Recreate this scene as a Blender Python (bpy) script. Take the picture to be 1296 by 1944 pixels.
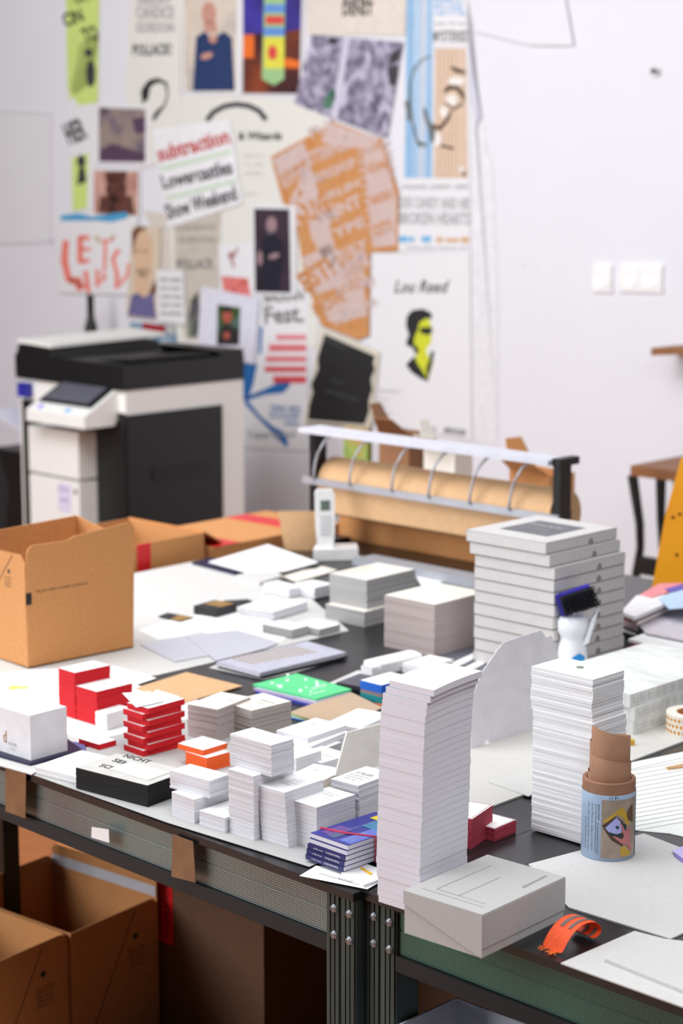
import bpy, bmesh, math, random
from mathutils import Vector, Matrix
random.seed(7)
for o in list(bpy.data.objects): bpy.data.objects.remove(o)
C = bpy.context.scene.collection
SC = bpy.context.scene
# ---------------- camera ----------------
TILT = math.radians(10.08); CZ = 1.82; FP = 3780.0
cd = bpy.data.cameras.new('camera'); cam = bpy.data.objects.new('camera', cd); C.objects.link(cam)
cam.location = (0, 0, CZ); cam.rotation_euler = (math.radians(90) - TILT, 0, 0)
cd.sensor_fit = 'VERTICAL'; cd.sensor_height = 36; cd.lens = FP / 1944 * 36; cd.clip_end = 60
cd.dof.use_dof = True; cd.dof.focus_distance = 2.92; cd.dof.aperture_fstop = 4.6
SC.camera = cam
# ---------------- world, lamps, exposure ----------------
w = bpy.data.worlds.new('world'); SC.world = w; w.use_nodes = True
w.node_tree.nodes['Background'].inputs[0].default_value = (0.93, 0.95, 1.0, 1)
w.node_tree.nodes['Background'].inputs[1].default_value = 0.07
def area(name, loc, rot, sx, sy, power, col=(1, 1, 1)):
    d = bpy.data.lights.new(name, 'AREA'); d.shape = 'RECTANGLE'; d.size = sx; d.size_y = sy; d.energy = power; d.color = col
    o = bpy.data.objects.new(name, d); C.objects.link(o); o.location = loc; o.rotation_euler = rot; return o
def aim(o, tgt):
    o.rotation_euler = (Vector(tgt) - o.location).to_track_quat('-Z', 'Y').to_euler()
L1 = area('window_light', (-4.8, 2.9, 2.3), (0, 0, 0), 3.6, 2.2, 200, (0.97, 0.97, 1.0)); aim(L1, (0.2, 3.8, 0.8))
L2 = area('ceiling_light', (-1.0, 3.6, 3.9), (0, 0, 0), 3.4, 3.4, 118, (0.97, 0.985, 1.0))
L3 = area('wall_fill_light', (-2.4, 5.2, 3.7), (0, 0, 0), 4.0, 1.5, 112, (0.98, 0.98, 1.0)); aim(L3, (-1.0, 9.3, 1.5))  # added fill lamp without a seen source, brightens the back wall
L4 = area('front_fill_light', (1.3, 0.7, 3.7), (0, 0, 0), 2.2, 2.2, 72, (0.97, 0.97, 1.0)); aim(L4, (0.5, 2.6, 0.8))  # added unseen fill lamp on the camera side, lifts the right-hand faces
SC.view_settings.view_transform = 'Standard'; SC.view_settings.look = 'None'
SC.view_settings.gamma = 1; SC.view_settings.use_curve_mapping = False
SC.view_settings.exposure = 0.1

# ---------------- pixel -> place helpers ----------------
def ray(px, py):
    x = (px - 648) / FP; y = -(py - 972) / FP
    return Vector((x, math.cos(TILT) + y * math.sin(TILT), -math.sin(TILT) + y * math.cos(TILT)))
def P(px, py, z):
    d = ray(px, py); k = (z - CZ) / d.z
    return Vector((d.x * k, d.y * k, z))
def H(p, py):
    v = (972 - py) / FP
    return CZ + p[1] * (v * math.cos(TILT) - math.sin(TILT)) / (math.cos(TILT) + v * math.sin(TILT))
def RP(px, py, q, n):                       # ray with a plane through q, normal n
    d = ray(px, py); c = Vector((0, 0, CZ)); n = Vector(n)
    return c + d * ((Vector(q) - c).dot(n) / d.dot(n))
AR = math.radians(46.5)
DR = Vector((math.cos(AR), math.sin(AR), 0)); DL = Vector((-math.sin(AR), math.cos(AR), 0)); UP = Vector((0, 0, 1))

# ---------------- materials ----------------
MC = {}
def lin(c): return tuple((x / 12.92 if x <= 0.04045 else ((x + 0.055) / 1.055) ** 2.4) for x in c)
def mat(name, rgb, rough=0.7, metal=0.0, var=0.04, scale=30.0, bump=0.0, stretch=None, emit=0, coat=0):
    if name in MC: return MC[name]
    m = bpy.data.materials.new(name); m.use_nodes = True; nt = m.node_tree; b = nt.nodes['Principled BSDF']
    rgb = lin(rgb)
    b.inputs['Roughness'].default_value = rough; b.inputs['Metallic'].default_value = metal
    if coat: b.inputs['Coat Weight'].default_value = coat
    tc = nt.nodes.new('ShaderNodeTexCoord'); mp = nt.nodes.new('ShaderNodeMapping'); nz = nt.nodes.new('ShaderNodeTexNoise')
    nt.links.new(tc.outputs['Object'], mp.inputs['Vector']); nt.links.new(mp.outputs['Vector'], nz.inputs['Vector'])
    if stretch: mp.inputs['Scale'].default_value = stretch
    nz.inputs['Scale'].default_value = scale; nz.inputs['Detail'].default_value = 5
    cr = nt.nodes.new('ShaderNodeValToRGB'); nt.links.new(nz.outputs['Fac'], cr.inputs['Fac'])
    cr.color_ramp.elements[0].position = 0.3; cr.color_ramp.elements[1].position = 0.7
    cr.color_ramp.elements[0].color = tuple(max(0, c * (1 - 2 * var)) for c in rgb) + (1,)
    cr.color_ramp.elements[1].color = tuple(min(1, c * (1 + var)) for c in rgb) + (1,)
    nt.links.new(cr.outputs['Color'], b.inputs['Base Color'])
    if bump:
        bp = nt.nodes.new('ShaderNodeBump'); bp.inputs['Strength'].default_value = bump; bp.inputs['Distance'].default_value = 0.002
        nt.links.new(nz.outputs['Fac'], bp.inputs['Height']); nt.links.new(bp.outputs['Normal'], b.inputs['Normal'])
    MC[name] = m; return m
def edge(name, rgb, var=0.10, sz=900):      # cut paper edges: fine horizontal lines
    return mat(name, rgb, 0.85, 0, var, 1.0, 0.25, (3, 3, sz))
def photo(name, cols, scale, stretch=(1, 1, 1)):
    if name in MC: return MC[name]
    m = bpy.data.materials.new(name); m.use_nodes = True; nt = m.node_tree; b = nt.nodes['Principled BSDF']
    b.inputs['Roughness'].default_value = 0.5
    tc = nt.nodes.new('ShaderNodeTexCoord'); mp = nt.nodes.new('ShaderNodeMapping'); nz = nt.nodes.new('ShaderNodeTexNoise')
    nt.links.new(tc.outputs['Object'], mp.inputs['Vector']); nt.links.new(mp.outputs['Vector'], nz.inputs['Vector'])
    mp.inputs['Scale'].default_value = stretch; nz.inputs['Scale'].default_value = scale; nz.inputs['Detail'].default_value = 4
    cr = nt.nodes.new('ShaderNodeValToRGB'); nt.links.new(nz.outputs['Fac'], cr.inputs['Fac'])
    n = len(cols)
    for i, c in enumerate(cols):
        p = 0.3 + 0.4 * i / (n - 1)
        if i < 2: e = cr.color_ramp.elements[i]; e.position = p
        else: e = cr.color_ramp.elements.new(p)
        e.color = lin(c) + (1,)
    nt.links.new(cr.outputs['Color'], b.inputs['Base Color'])
    MC[name] = m; return m
def perf(name, rgb, dot, pitch=0.0036):     # perforated metal: grid of holes in object x / z
    m = bpy.data.materials.new(name); m.use_nodes = True; nt = m.node_tree; b = nt.nodes['Principled BSDF']
    b.inputs['Metallic'].default_value = 0.55; b.inputs['Roughness'].default_value = 0.38
    tc = nt.nodes.new('ShaderNodeTexCoord'); sp = nt.nodes.new('ShaderNodeSeparateXYZ'); nt.links.new(tc.outputs['Object'], sp.inputs[0])
    def mth(op, a, bb=None):
        n = nt.nodes.new('ShaderNodeMath'); n.operation = op
        if isinstance(a, float): n.inputs[0].default_value = a
        else: nt.links.new(a, n.inputs[0])
        if bb is not None:
            if isinstance(bb, float): n.inputs[1].default_value = bb
            else: nt.links.new(bb, n.inputs[1])
        return n.outputs[0]
    def cell(s):
        f = mth('FRACT', mth('DIVIDE', s, pitch)); d = mth('SUBTRACT', f, 0.5); return mth('MULTIPLY', d, d)
    r2 = mth('ADD', cell(sp.outputs['X']), cell(sp.outputs['Z']))
    inside = mth('LESS_THAN', r2, 0.075)
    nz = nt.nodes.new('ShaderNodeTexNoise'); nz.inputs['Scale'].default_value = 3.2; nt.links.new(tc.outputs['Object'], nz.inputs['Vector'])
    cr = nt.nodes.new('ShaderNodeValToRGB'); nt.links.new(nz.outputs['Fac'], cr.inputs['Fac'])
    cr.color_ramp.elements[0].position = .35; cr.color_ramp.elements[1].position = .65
    g = lin(rgb); cr.color_ramp.elements[0].color = (g[0] * .75, g[1] * .72, g[2] * .72, 1); cr.color_ramp.elements[1].color = (g[0] * 1.05, g[1] * 1.7, g[2] * 1.55, 1)  # grey-to-teal noise paints greenish reflections into the steel colour
    mx = nt.nodes.new('ShaderNodeMixRGB'); nt.links.new(inside, mx.inputs['Fac']); nt.links.new(cr.outputs['Color'], mx.inputs['Color1'])
    mx.inputs['Color2'].default_value = lin(dot) + (1,); nt.links.new(mx.outputs['Color'], b.inputs['Base Color'])
    bp = nt.nodes.new('ShaderNodeBump'); bp.inputs['Strength'].default_value = .5; bp.inputs['Distance'].default_value = 0.001; bp.invert = True
    nt.links.new(inside, bp.inputs['Height']); nt.links.new(bp.outputs['Normal'], b.inputs['Normal'])
    MC[name] = m; return m
white = mat('white_paper', (.93, .93, .93), .8, var=.01)
cream = mat('cream_paper', (.90, .88, .84), .8, var=.015)
offwhite = mat('offwhite_board', (.80, .795, .785), .85, var=.02, scale=60)
greyb = mat('grey_board', (.79, .785, .78), .9, var=.03, scale=250)
kraft = mat('kraft', (.80, .56, .34), .85, var=.05, scale=120)
kraft2 = mat('kraft_light', (.82, .66, .49), .8, var=.04, scale=60)
kraftd = mat('kraft_brown', (.58, .41, .28), .8, var=.06, scale=90, bump=.1)
tan = mat('tan_board', (.74, .64, .54), .9, var=.03, scale=200)
black = mat('black_plastic', (.10, .10, .115), .45, var=.08, scale=15)
blackg = mat('black_laminate', (.11, .11, .12), .28, var=.25, scale=18)
blackm = mat('black_metal', (.07, .07, .075), .4, .2, var=.1)
ewhite = edge('white_paper_edge', (.87, .87, .89))
ewhite2 = edge('bright_paper_edge', (.93, .93, .935), .03)
elines = mat('pad_edge', (.89, .885, .92), .85, var=.008, scale=8)
egrey = edge('grey_card_edge', (.70, .70, .70), .10)
ebeige = edge('beige_card_edge', (.72, .67, .66), .08)
ered = edge('red_card_edge', (.82, .05, .11), .10)
eorange = edge('orange_card_edge', (.95, .38, .13), .10)
epink = edge('pink_card_edge', (.62, .18, .26), .15)
eblack = edge('black_card_edge', (.055, .055, .065), .25)
red = mat('red_print', (.80, .12, .13), .6)
redtape = mat('red_tape', (.85, .10, .13), .35)
ink = mat('black_ink', (.12, .12, .13), .7)
gink = mat('grey_ink', (.48, .48, .48), .7)
lgink = mat('light_grey_ink', (.72, .72, .72), .7)
blue = mat('blue_print', (.13, .41, .68), .6)
gold = mat('gold_foil', (.72, .55, .25), .35, .5)
steel = mat('steel', (.62, .63, .65), .3, .8, var=.08)
silver = mat('aluminium', (.74, .75, .78), .35, .5, var=.04)
navy = mat('navy', (.10, .10, .24), .5)

# ---------------- object helpers ----------------
def link(name, me, m, parent=None, loc=(0, 0, 0), rotz=0):
    o = bpy.data.objects.new(name, me); C.objects.link(o); o.location = loc; o.rotation_euler = (0, 0, rotz)
    for x in (m if isinstance(m, (list, tuple)) else [m]): me.materials.append(x)
    if parent: o.parent = parent
    return o
def tag(o, label=None, cat=None, group=None, kind=None):
    if label: o['label'] = label
    if cat: o['category'] = cat
    if group: o['group'] = group
    if kind: o['kind'] = kind
    return o
def empty(name, loc, rotz, label, cat, group=None):
    o = bpy.data.objects.new(name, None); C.objects.link(o); o.location = loc; o.rotation_euler = (0, 0, rotz); o.empty_display_size = .02
    return tag(o, label, cat, group)
def finish(bm, name='m', smooth=False, bevel=0, seg=2):
    if bevel:
        bmesh.ops.bevel(bm, geom=[e for e in bm.edges if e.calc_face_angle(0) > .5], offset=bevel, segments=seg, affect='EDGES')
    bmesh.ops.recalc_face_normals(bm, faces=bm.faces)
    me = bpy.data.meshes.new(name); bm.to_mesh(me); bm.free()
    if smooth:
        for p in me.polygons: p.use_smooth = True
    return me
def bx(bm, x0, x1, y0, y1, z0, z1, mi=0, mt=None):
    v = [bm.verts.new((x, y, z)) for z in (z0, z1) for y in (y0, y1) for x in (x0, x1)]
    fs = [(0, 2, 3, 1), (4, 5, 7, 6), (0, 1, 5, 4), (2, 6, 7, 3), (0, 4, 6, 2), (1, 3, 7, 5)]
    for i, f in enumerate(fs):
        fc = bm.faces.new([v[k] for k in f]); fc.material_index = mt if (mt is not None and i < 2) else mi
    return v
def box(name, dims, m, parent=None, loc=(0, 0, 0), rotz=0, bevel=0):
    bm = bmesh.new(); bx(bm, *dims); return link(name, finish(bm, name, False, bevel), m, parent, loc, rotz)
def prism(bm, pts, off, mi=0):              # extrude a polygon of 3D points by vector off
    off = Vector(off); a = [bm.verts.new(Vector(p)) for p in pts]; b = [bm.verts.new(Vector(p) + off) for p in pts]
    n = len(pts); fs = [bm.faces.new(a), bm.faces.new(b[::-1])]
    for i in range(n): fs.append(bm.faces.new((a[i], a[(i + 1) % n], b[(i + 1) % n], b[i])))
    for f in fs: f.material_index = mi
    return fs
def slab(name, polys, off, m, parent=None, origin=None):
    """world-space polygons extruded by off; origin in world; parent unrotated or None"""
    if not isinstance(polys[0][0], (list, tuple, Vector)): polys = [polys]
    if origin is None:
        origin = sum((Vector(p) for p in polys[0]), Vector()) / len(polys[0])
    origin = Vector(origin); bm = bmesh.new()
    for pl in polys: prism(bm, [Vector(p) - origin for p in pl], off)
    o = link(name, finish(bm, name), m)
    if parent:
        bpy.context.view_layer.update()
        o.parent = parent; o.matrix_parent_inverse = Matrix.Identity(4)
        o.matrix_local = parent.matrix_world.inverted() @ Matrix.Translation(origin)
    else: o.location = origin
    return o
def tube(bm, pts, r, seg=8, cap=True):
    pts = [Vector(p) for p in pts]; rings = []
    for i, p in enumerate(pts):
        t = (pts[min(i + 1, len(pts) - 1)] - pts[max(i - 1, 0)]).normalized()
        a = t.cross(Vector((0, 0, 1)) if abs(t.z) < .9 else Vector((1, 0, 0))).normalized(); b = t.cross(a)
        rr = r[i] if isinstance(r, (list, tuple)) else r
        rings.append([bm.verts.new(p + (a * math.cos(k * 2 * math.pi / seg) + b * math.sin(k * 2 * math.pi / seg)) * rr) for k in range(seg)])
    for i in range(len(rings) - 1):
        for k in range(seg): bm.faces.new((rings[i][k], rings[i][(k + 1) % seg], rings[i + 1][(k + 1) % seg], rings[i + 1][k]))
    if cap: bm.faces.new(rings[0]); bm.faces.new(rings[-1][::-1])
def lathe(bm, prof, seg=32, cx=0, cy=0):
    rings = [[bm.verts.new((cx + r * math.cos(k * 2 * math.pi / seg), cy + r * math.sin(k * 2 * math.pi / seg), z)) for k in range(seg)] for r, z in prof]
    for i in range(len(rings) - 1):
        for k in range(seg): bm.faces.new((rings[i][k], rings[i][(k + 1) % seg], rings[i + 1][(k + 1) % seg], rings[i + 1][k]))
    return rings
TX = {}
def textgeo(s, italic=0.0, bold=0.0):
    k = (s, italic, bold)
    if k in TX: return TX[k]
    cu = bpy.data.curves.new('t', 'FONT'); cu.body = s; cu.resolution_u = 2; cu.shear = italic; cu.offset = bold; cu.align_x = 'CENTER'
    o = bpy.data.objects.new('t', cu); C.objects.link(o); dg = bpy.context.evaluated_depsgraph_get(); dg.update()
    me = bpy.data.meshes.new_from_object(o.evaluated_get(dg))
    vs = [v.co.copy() for v in me.vertices]; fs = [tuple(p.vertices) for p in me.polygons]
    bpy.data.objects.remove(o); bpy.data.meshes.remove(me)
    x0 = min(v.x for v in vs); x1 = max(v.x for v in vs); y0 = min(v.y for v in vs); y1 = max(v.y for v in vs)
    TX[k] = ([((v.x - x0) / (x1 - x0), (v.y - y0) / (y1 - y0)) for v in vs], fs); return TX[k]
def text(name, items, m, parent):
    """items: (string, o, ex, ey[, italic]) in the parent's local space"""
    vs = []; fs = []
    for it in items:
        s, o, ex, ey = it[:4]; g, f = textgeo(s, it[4] if len(it) > 4 else 0.0, it[5] if len(it) > 5 else 0.0); b = len(vs)
        for u, v in g: vs.append(Vector(o) + Vector(ex) * u + Vector(ey) * v)
        fs += [tuple(b + k for k in q) for q in f]
    me = bpy.data.meshes.new(name); me.from_pydata(vs, [], fs)
    return link(name, me, m, parent)

# ---- stacks measured by their corners ----
class Fr: pass
def frame(fb, ft, lt, rt, z0=.803, h=None, adim=None, bdim=None, ang=None):
    f = Fr()
    if fb: F = P(*fb, z0); z1 = H(F, ft[1]) if h is None else z0 + h
    else: z1 = z0 + h; F = P(*ft, z1)
    Lp = P(*lt, z1) - P(*ft, z1); Rp = P(*rt, z1) - P(*ft, z1)
    a1 = math.atan2(Lp.y, Lp.x) - math.pi / 2; a2 = math.atan2(Rp.y, Rp.x)
    wl, wr = Lp.length, Rp.length
    f.ang = (a1 * wl + a2 * wr) / (wl + wr) if ang is None else math.radians(ang)
    f.a = adim or wr; f.b = bdim or wl; f.h = z1 - z0; f.z0 = z0; f.z1 = z1
    f.ex = Vector((math.cos(f.ang), math.sin(f.ang), 0)); f.ey = Vector((-math.sin(f.ang), math.cos(f.ang), 0))
    f.F = Vector((F.x, F.y, z0)); f.c = f.F + f.ex * f.a / 2 + f.ey * f.b / 2
    return f
def stack_mesh(f, layers, jit, lean=(0, 0), rot=0):
    bm = bmesh.new(); hz = f.h / layers
    for i in range(layers):
        dx = random.uniform(-jit, jit) + lean[0] * (i + .5) / layers; dy = random.uniform(-jit, jit) + lean[1] * (i + .5) / layers
        vs = bx(bm, -f.a / 2 + dx, f.a / 2 + dx, -f.b / 2 + dy, f.b / 2 + dy, i * hz, (i + 1) * hz, 1, 0 if i == layers - 1 else 1)
        if rot:
            bmesh.ops.rotate(bm, verts=vs, cent=(0, 0, 0), matrix=Matrix.Rotation(random.uniform(-rot, rot), 3, 'Z'))
    return finish(bm)
def stack(label, f, cat='business cards', name='card_stack', mt=None, me=None, layers=8, jit=.0006, group='stacks of printed cards', lean=(0, 0), lines=None, m_ink=None, rot=0, along='L'):
    o = link(name, stack_mesh(f, layers, jit, lean, rot), [mt or white, me or ewhite], None, f.c, f.ang)
    tag(o, label, cat, group)
    if lines:                                # lines of small print: (text, u, v, width, height) fractions of the card read from the lower-left side
        it = []
        for s, u, v, wd, ht in lines:
            if along == 'L': o0 = (-f.a / 2 + v * f.a + lean[0], f.b / 2 - u * f.b + lean[1], f.h + .0003); ex = (0, -wd * f.b, 0); ey = (ht * f.a, 0, 0)
            else: o0 = (-f.a / 2 + u * f.a + lean[0], -f.b / 2 + v * f.b + lean[1], f.h + .0003); ex = (wd * f.a, 0, 0); ey = (0, ht * f.b, 0)
            it.append((s, o0, ex, ey))
        text('printed_text', it, m_ink or lgink, o)
    return o
def sheet(name, label, cat, px, z, th, m, group=None):
    pts = [P(x, y, z + th) - UP * th for x, y in px]
    o = slab(name, pts, (0, 0, th), m); return tag(o, label, cat, group)

# =====================================================================
# THE SETTING
# =====================================================================
WQ = Vector((0.31, 8.0, 0)); WN = DR.copy()          # wall plane; WN points away from the room
floor_m = mat('wood_floor', (.64, .38, .18), .45, var=.10, scale=4, stretch=(1, 12, 1))
wall_m = mat('white_wall', (.88, .88, .905), .9, var=.006, scale=3, bump=.02)
fl = box('floor', (-7, 7, -2, 12, -.05, 0), floor_m); tag(fl, kind='structure')
wb = link('wall_back', (lambda b: (bx(b, 0, .15, -7, 8, -.05, 3.7), finish(b))[1])(bmesh.new()), wall_m, None, WQ, AR); tag(wb, kind='structure')
def W(px, py, off=.0): return RP(px, py, WQ - WN * off, WN)
def wpoly(px, off): return [W(x, y, off) for x, y in px]
def trim(name, polys, m, off=.0, th=.006):
    o = slab(name, [wpoly(p, off + th) for p in polys], WN * th, m); return tag(o, kind='structure')
trimm = mat('painted_trim', (.84, .83, .85), .7, var=.005)
trim('trim_1', [[(96, 214), (100, 214), (100, 470), (96, 470)], [(-60, 206), (100, 214), (100, 218), (-60, 210)], [(-60, 460), (100, 455), (100, 462), (-60, 468)]], trimm)
wp = mat('wall_panel', (.87, .87, .885), .85, var=.004, scale=3)
trim('trim_2', [[(-90, 212), (96, 218), (96, 455), (-90, 461)]], wp, 0, .003)

# =====================================================================
# TABLES
# =====================================================================
TA = P(670, 1697, .8); dA = (P(0, 1437, .8) - TA).normalized(); aA = math.radians(44.3)
TB = P(687, 1691, .8); dB = (P(1296, 1905, .8) - TB).normalized(); aB = math.radians(44.5)
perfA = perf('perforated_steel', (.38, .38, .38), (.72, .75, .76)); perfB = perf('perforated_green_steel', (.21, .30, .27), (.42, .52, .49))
legm = mat('galvanised_leg', (.28, .33, .32), .42, .6, var=.18, scale=3, stretch=(12, 12, 1))
def table(loc, rz, label, y0, y1, pm, legside):
    """local x = depth (away), local y = along the front edge to the left"""
    r = empty('work_table', (loc.x, loc.y, 0), rz, label, 'table', 'two long work tables pushed side by side')
    bm = bmesh.new(); bx(bm, 0, 2.02, y0, y1, .788, .80); link('tabletop', finish(bm, bevel=.0015), blackg, r)
    for k, xx in enumerate((.012, 1.98)):
        rail = bpy.data.objects.new('rail', None)
        bm = bmesh.new()
        n = 1
        ln = y1 - y0
        # rail mesh in its own frame: x runs along the table edge so that the hole grid lies in x / z
        bx(bm, .06, ln - .06, -.003, .0, -.030, 0); bx(bm, .06, ln - .06, -.005, -.001, -.0335, -.030); bx(bm, .06, ln - .06, -.003, .0, -.068, -.0335)
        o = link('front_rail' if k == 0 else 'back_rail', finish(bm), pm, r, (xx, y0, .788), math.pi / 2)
        bpy.data.objects.remove(rail)
        bm = bmesh.new(); bx(bm, .06, ln - .06, -.016, .006, -.092, -.069)
        link('lower_lip', finish(bm), mat('lip_black', (.035, .035, .04), .65), o)
    for (ly, sg) in ((y0, 1), (y1, -1)):
        for lx in (.012, 1.93):
            g = empty('leg', (lx, ly, 0), 0, None, None); g.parent = r
            bpy.data.objects.remove(g)
            bm = bmesh.new()
            a, b = (0, .062) if sg > 0 else (-.062, 0)
            bx(bm, -.004, .040, a + .001, b - .001, 0, .787)
            for q in range(2):                      # two ribbed strips on the front face
                c = a + .002 + q * .031
                for rr in range(3): bx(bm, -.0065, -.004, c + .002 + rr * .009, c + .0085 + rr * .009, 0, .787)
            o = link('leg', finish(bm), legm, r, (lx, ly, 0))
            for (by, bz) in ((.016, .765), (.047, .765), (.016, .725), (.047, .725)):
                bm = bmesh.new()
                rg = lathe(bm, [(.0, 0), (.0066, .0), (.0066, .001), (.005, .0032), (.0022, .0040), (.0019, .0030), (0, .0030)], 16)
                me = finish(bm, smooth=False)
                bo = link('bolt', me, steel, o, (-.0064, a + by - .003, bz)); bo.rotation_euler = (0, -math.pi / 2, 0)
    return r
tA = table(TA, aA, 'long black work table on the left with perforated metal front rail and brown tape', 0, 1.89, perfA, 0)
q = RP(6, 1600, TA + Vector((math.cos(aA), math.sin(aA), 0)) * .45, Vector((math.cos(aA), math.sin(aA), 0))); d_ = q - TA
box('centre_leg', (-.02, .02, -.03, .025, 0, .787), blackm, tA, (.45, d_.dot(Vector((-math.sin(aA), math.cos(aA), 0))), 0))
tB = table(TB, aB, 'long black work table on the right with green-tinged perforated rail', -1.9, 0, perfB, 0)
def on_rail(table_loc, ang, px):            # point on the vertical plane of the front rail
    n = Vector((math.cos(ang), math.sin(ang), 0)); return RP(px[0], px[1], Vector((table_loc.x, table_loc.y, 0)) - n * .006, n)
tape = mat('brown_parcel_tape', (.50, .37, .26), .3, var=.1)
for lab, pts in (('brown parcel tape strip wrapped over the table rail at the far left', [(10, 1458), (49, 1468), (48, 1554), (10, 1540)]),
                 ('brown parcel tape strip wrapped over the table rail near its middle', [(328, 1584), (366, 1598), (371, 1676), (325, 1664)])):
    o = slab('tape_strip', [on_rail(TA, aA, p) for p in pts], (math.cos(aA) * .0008, math.sin(aA) * .0008, 0), tape); tag(o, lab, 'tape', 'tape strips on the table rail')
wt = slab('white_tape', [on_rail(TA, aA, p) for p in [(174, 1570), (206, 1575), (207, 1600), (173, 1590)]], (math.cos(aA) * .0008, math.sin(aA) * .0008, 0), white)
tag(wt, 'small torn white sticker on the perforated table rail', 'sticker')

# ---------------- sheets lying on the tables ----------------
sheet('cover_sheet', 'big white sheet covering the far left end of the table', 'sheet', [(-330, 1205), (250, 1089), (380, 1063), (560, 1110), (662, 1197), (300, 1281), (-420, 1400)], .8, .0012, offwhite)
sheet('poster_sheet', 'white sheet with faint print under the red-edged cards', 'sheet', [(-200, 1310), (50, 1272), (217, 1264), (297, 1287), (258, 1300), (420, 1340), (430, 1395), (320, 1440), (100, 1400), (-100, 1400)], .8013, .0008, white)
sheet('grey_board', 'light grey board at the front left table edge under the white cube box', 'board', [(-100, 1412), (60, 1375), (150, 1400), (110, 1440), (60, 1470), (-100, 1425)], .8013, .0016, offwhite)
sheet('grey_board', 'long light grey board along the front edge under the card stacks', 'board', [(64, 1471), (200, 1400), (440, 1345), (760, 1430), (752, 1580), (587, 1645), (320, 1562)], .8021, .0008, mat('mid_grey_board', (.72, .72, .715), .9, var=.03, scale=250))
sheet('cover_sheet', 'large cream sheet under the tall white stack and the folding cutout', 'sheet', [(893, 1545), (780, 1500), (760, 1390), (900, 1330), (1060, 1270), (1300, 1300), (1420, 1370), (1296, 1407), (1189, 1447), (985, 1511)], .8, .0028, mat('warm_board', (.80, .79, .77), .9, var=.02, scale=200))
gb = sheet('grey_board', 'large grey board on the right table beneath the cardboard tube', 'board', [(1003, 1640), (1222, 1582), (1400, 1650), (1296, 1771), (1272, 1782), (1079, 1722)], .8, .0022, greyb)
sheet('white_board', 'white board at the front right corner of the table', 'board', [(1064, 1828), (1204, 1767), (1330, 1800), (1420, 1850), (1400, 1950), (1290, 1909)], .8, .0018, offwhite)
sheet('thick_board', 'thick grey cardboard slab lying on the white board, front right', 'board', [(1147, 1820), (1262, 1782), (1330, 1790), (1400, 1850), (1330, 1900), (1296, 1880)], .8018, .005, greyb)
gridp = sheet('grid_sheet', 'white sheet of pale grid paper right of the cardboard tube', 'paper', [(1150, 1462), (1200, 1447), (1330, 1420), (1420, 1560), (1296, 1588), (1270, 1582), (1206, 1576), (1150, 1562)], .8, .0010, mat('grid_paper', (.91, .92, .90), .8, var=.01))
# faint ruled grid on that sheet
itm = []
for k in range(16):
    y = 1455 + k * 8.2; itm.append([P(1192 if k < 1 else 1160, y + 6, .8013), P(1330, y - 24, .8013), P(1330, y - 23.2, .8013), P(1192 if k < 1 else 1160, y + 6.8, .8013)])
slab('ruled_lines', itm, (0, 0, .0002), lgink, gridp)

ps = bpy.data.objects['poster_sheet']
slab('flower_print', [[P(x, y, .8022) for x, y in q] for q in ([(14, 1306), (22, 1301), (36, 1301), (34, 1309), (20, 1310)], [(36, 1302), (54, 1303), (52, 1308), (36, 1308)])], (0, 0, .0002), mat('flower_yellow', (.93, .83, .45), .7), ps)
# =====================================================================
# FRONT CARD STACKS
# =====================================================================
ln3 = [('Atelier', .28, .62, .18, .10), ('Letterpress studio', .30, .42, .40, .08)]
A = frame((482, 1596), (482.8, 1473.8), (435, 1459.6), (554, 1452), adim=.085, bdim=.055)
stack('tall light grey card stack with a rotated stack sitting on top of it', A, layers=40, jit=.0005, me=egrey2 if 'egrey2' in globals() else ewhite)
A2 = frame((515.5, 1475), (512, 1415), (433, 1393), (555.6, 1402.8), z0=A.z1)
stack('white ribbed card stack turned across the tall grey card stack', A2, layers=26, jit=.0007, lines=ln3, rot=.01)
B = frame((369, 1564), (369, 1518), (323, 1504), (433, 1502), adim=.085, bdim=.055)
stack('lower of two crossed white card stacks right of the black-edged pile', B, layers=12, jit=.0006)
B2 = frame((397.6, 1516), (396.6, 1483), (321, 1463), (435, 1470), z0=B.z1)
stack('upper of two crossed white card stacks right of the black-edged pile', B2, layers=8, jit=.0009, lines=ln3)
Cc = frame((427, 1582), (427, 1553), (378, 1539.5), (499, 1529), adim=.085, bdim=.055)
stack('low grey card stack between two taller stacks at the front edge', Cc, layers=10, jit=.0005, lines=[('Studio', .5, .35, .3, .06), ('Typography', .45, .45, .45, .05)])
D = frame((547.5, 1610.5), (537, 1507.5), (489, 1495), (609, 1484.5), adim=.085, bdim=.055)
stack('leaning grey card stack with a printed address on its top card', D, layers=34, jit=.0005, lean=(.0, .008), lines=[('SPHERE', .25, .35, .4, .07), ('Media Design', .25, .47, .5, .05), ('Street 12 a', .3, .58, .4, .04), ('office  mail', .3, .66, .4, .04)])
E_ = frame((601, 1616), (601, 1533), (551, 1518), (672, 1509), adim=.085, bdim=.055)
stack('light grey card stack at the front edge beside the blue booklets', E_, layers=30, jit=.0003, lines=[('Anna Berg', .3, .72, .5, .05), ('Grafik', .3, .62, .4, .05)])
F_ = frame((683, 1590), (685, 1493), (635, 1479), (748, 1469), adim=.085, bdim=.055)
stack('grey card stack with printed top card touching the tall notepad tower', F_, layers=24, jit=.001, lean=(0, .003), lines=[('ATELIER', .15, .55, .6, .10), ('letterpress print', .12, .42, .7, .06), ('and stationery', .15, .30, .6, .06), ('www  mail', .2, .20, .4, .05)], m_ink=gink)
G = frame(None, (602, 1487), (549, 1472), (638, 1462), h=.05, adim=.085, bdim=.06)
stack('cream-edged card stack just behind the leaning grey stack', G, layers=16, jit=.0006, me=edge('cream_edge', (.84, .81, .76)), lines=ln3)
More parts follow.
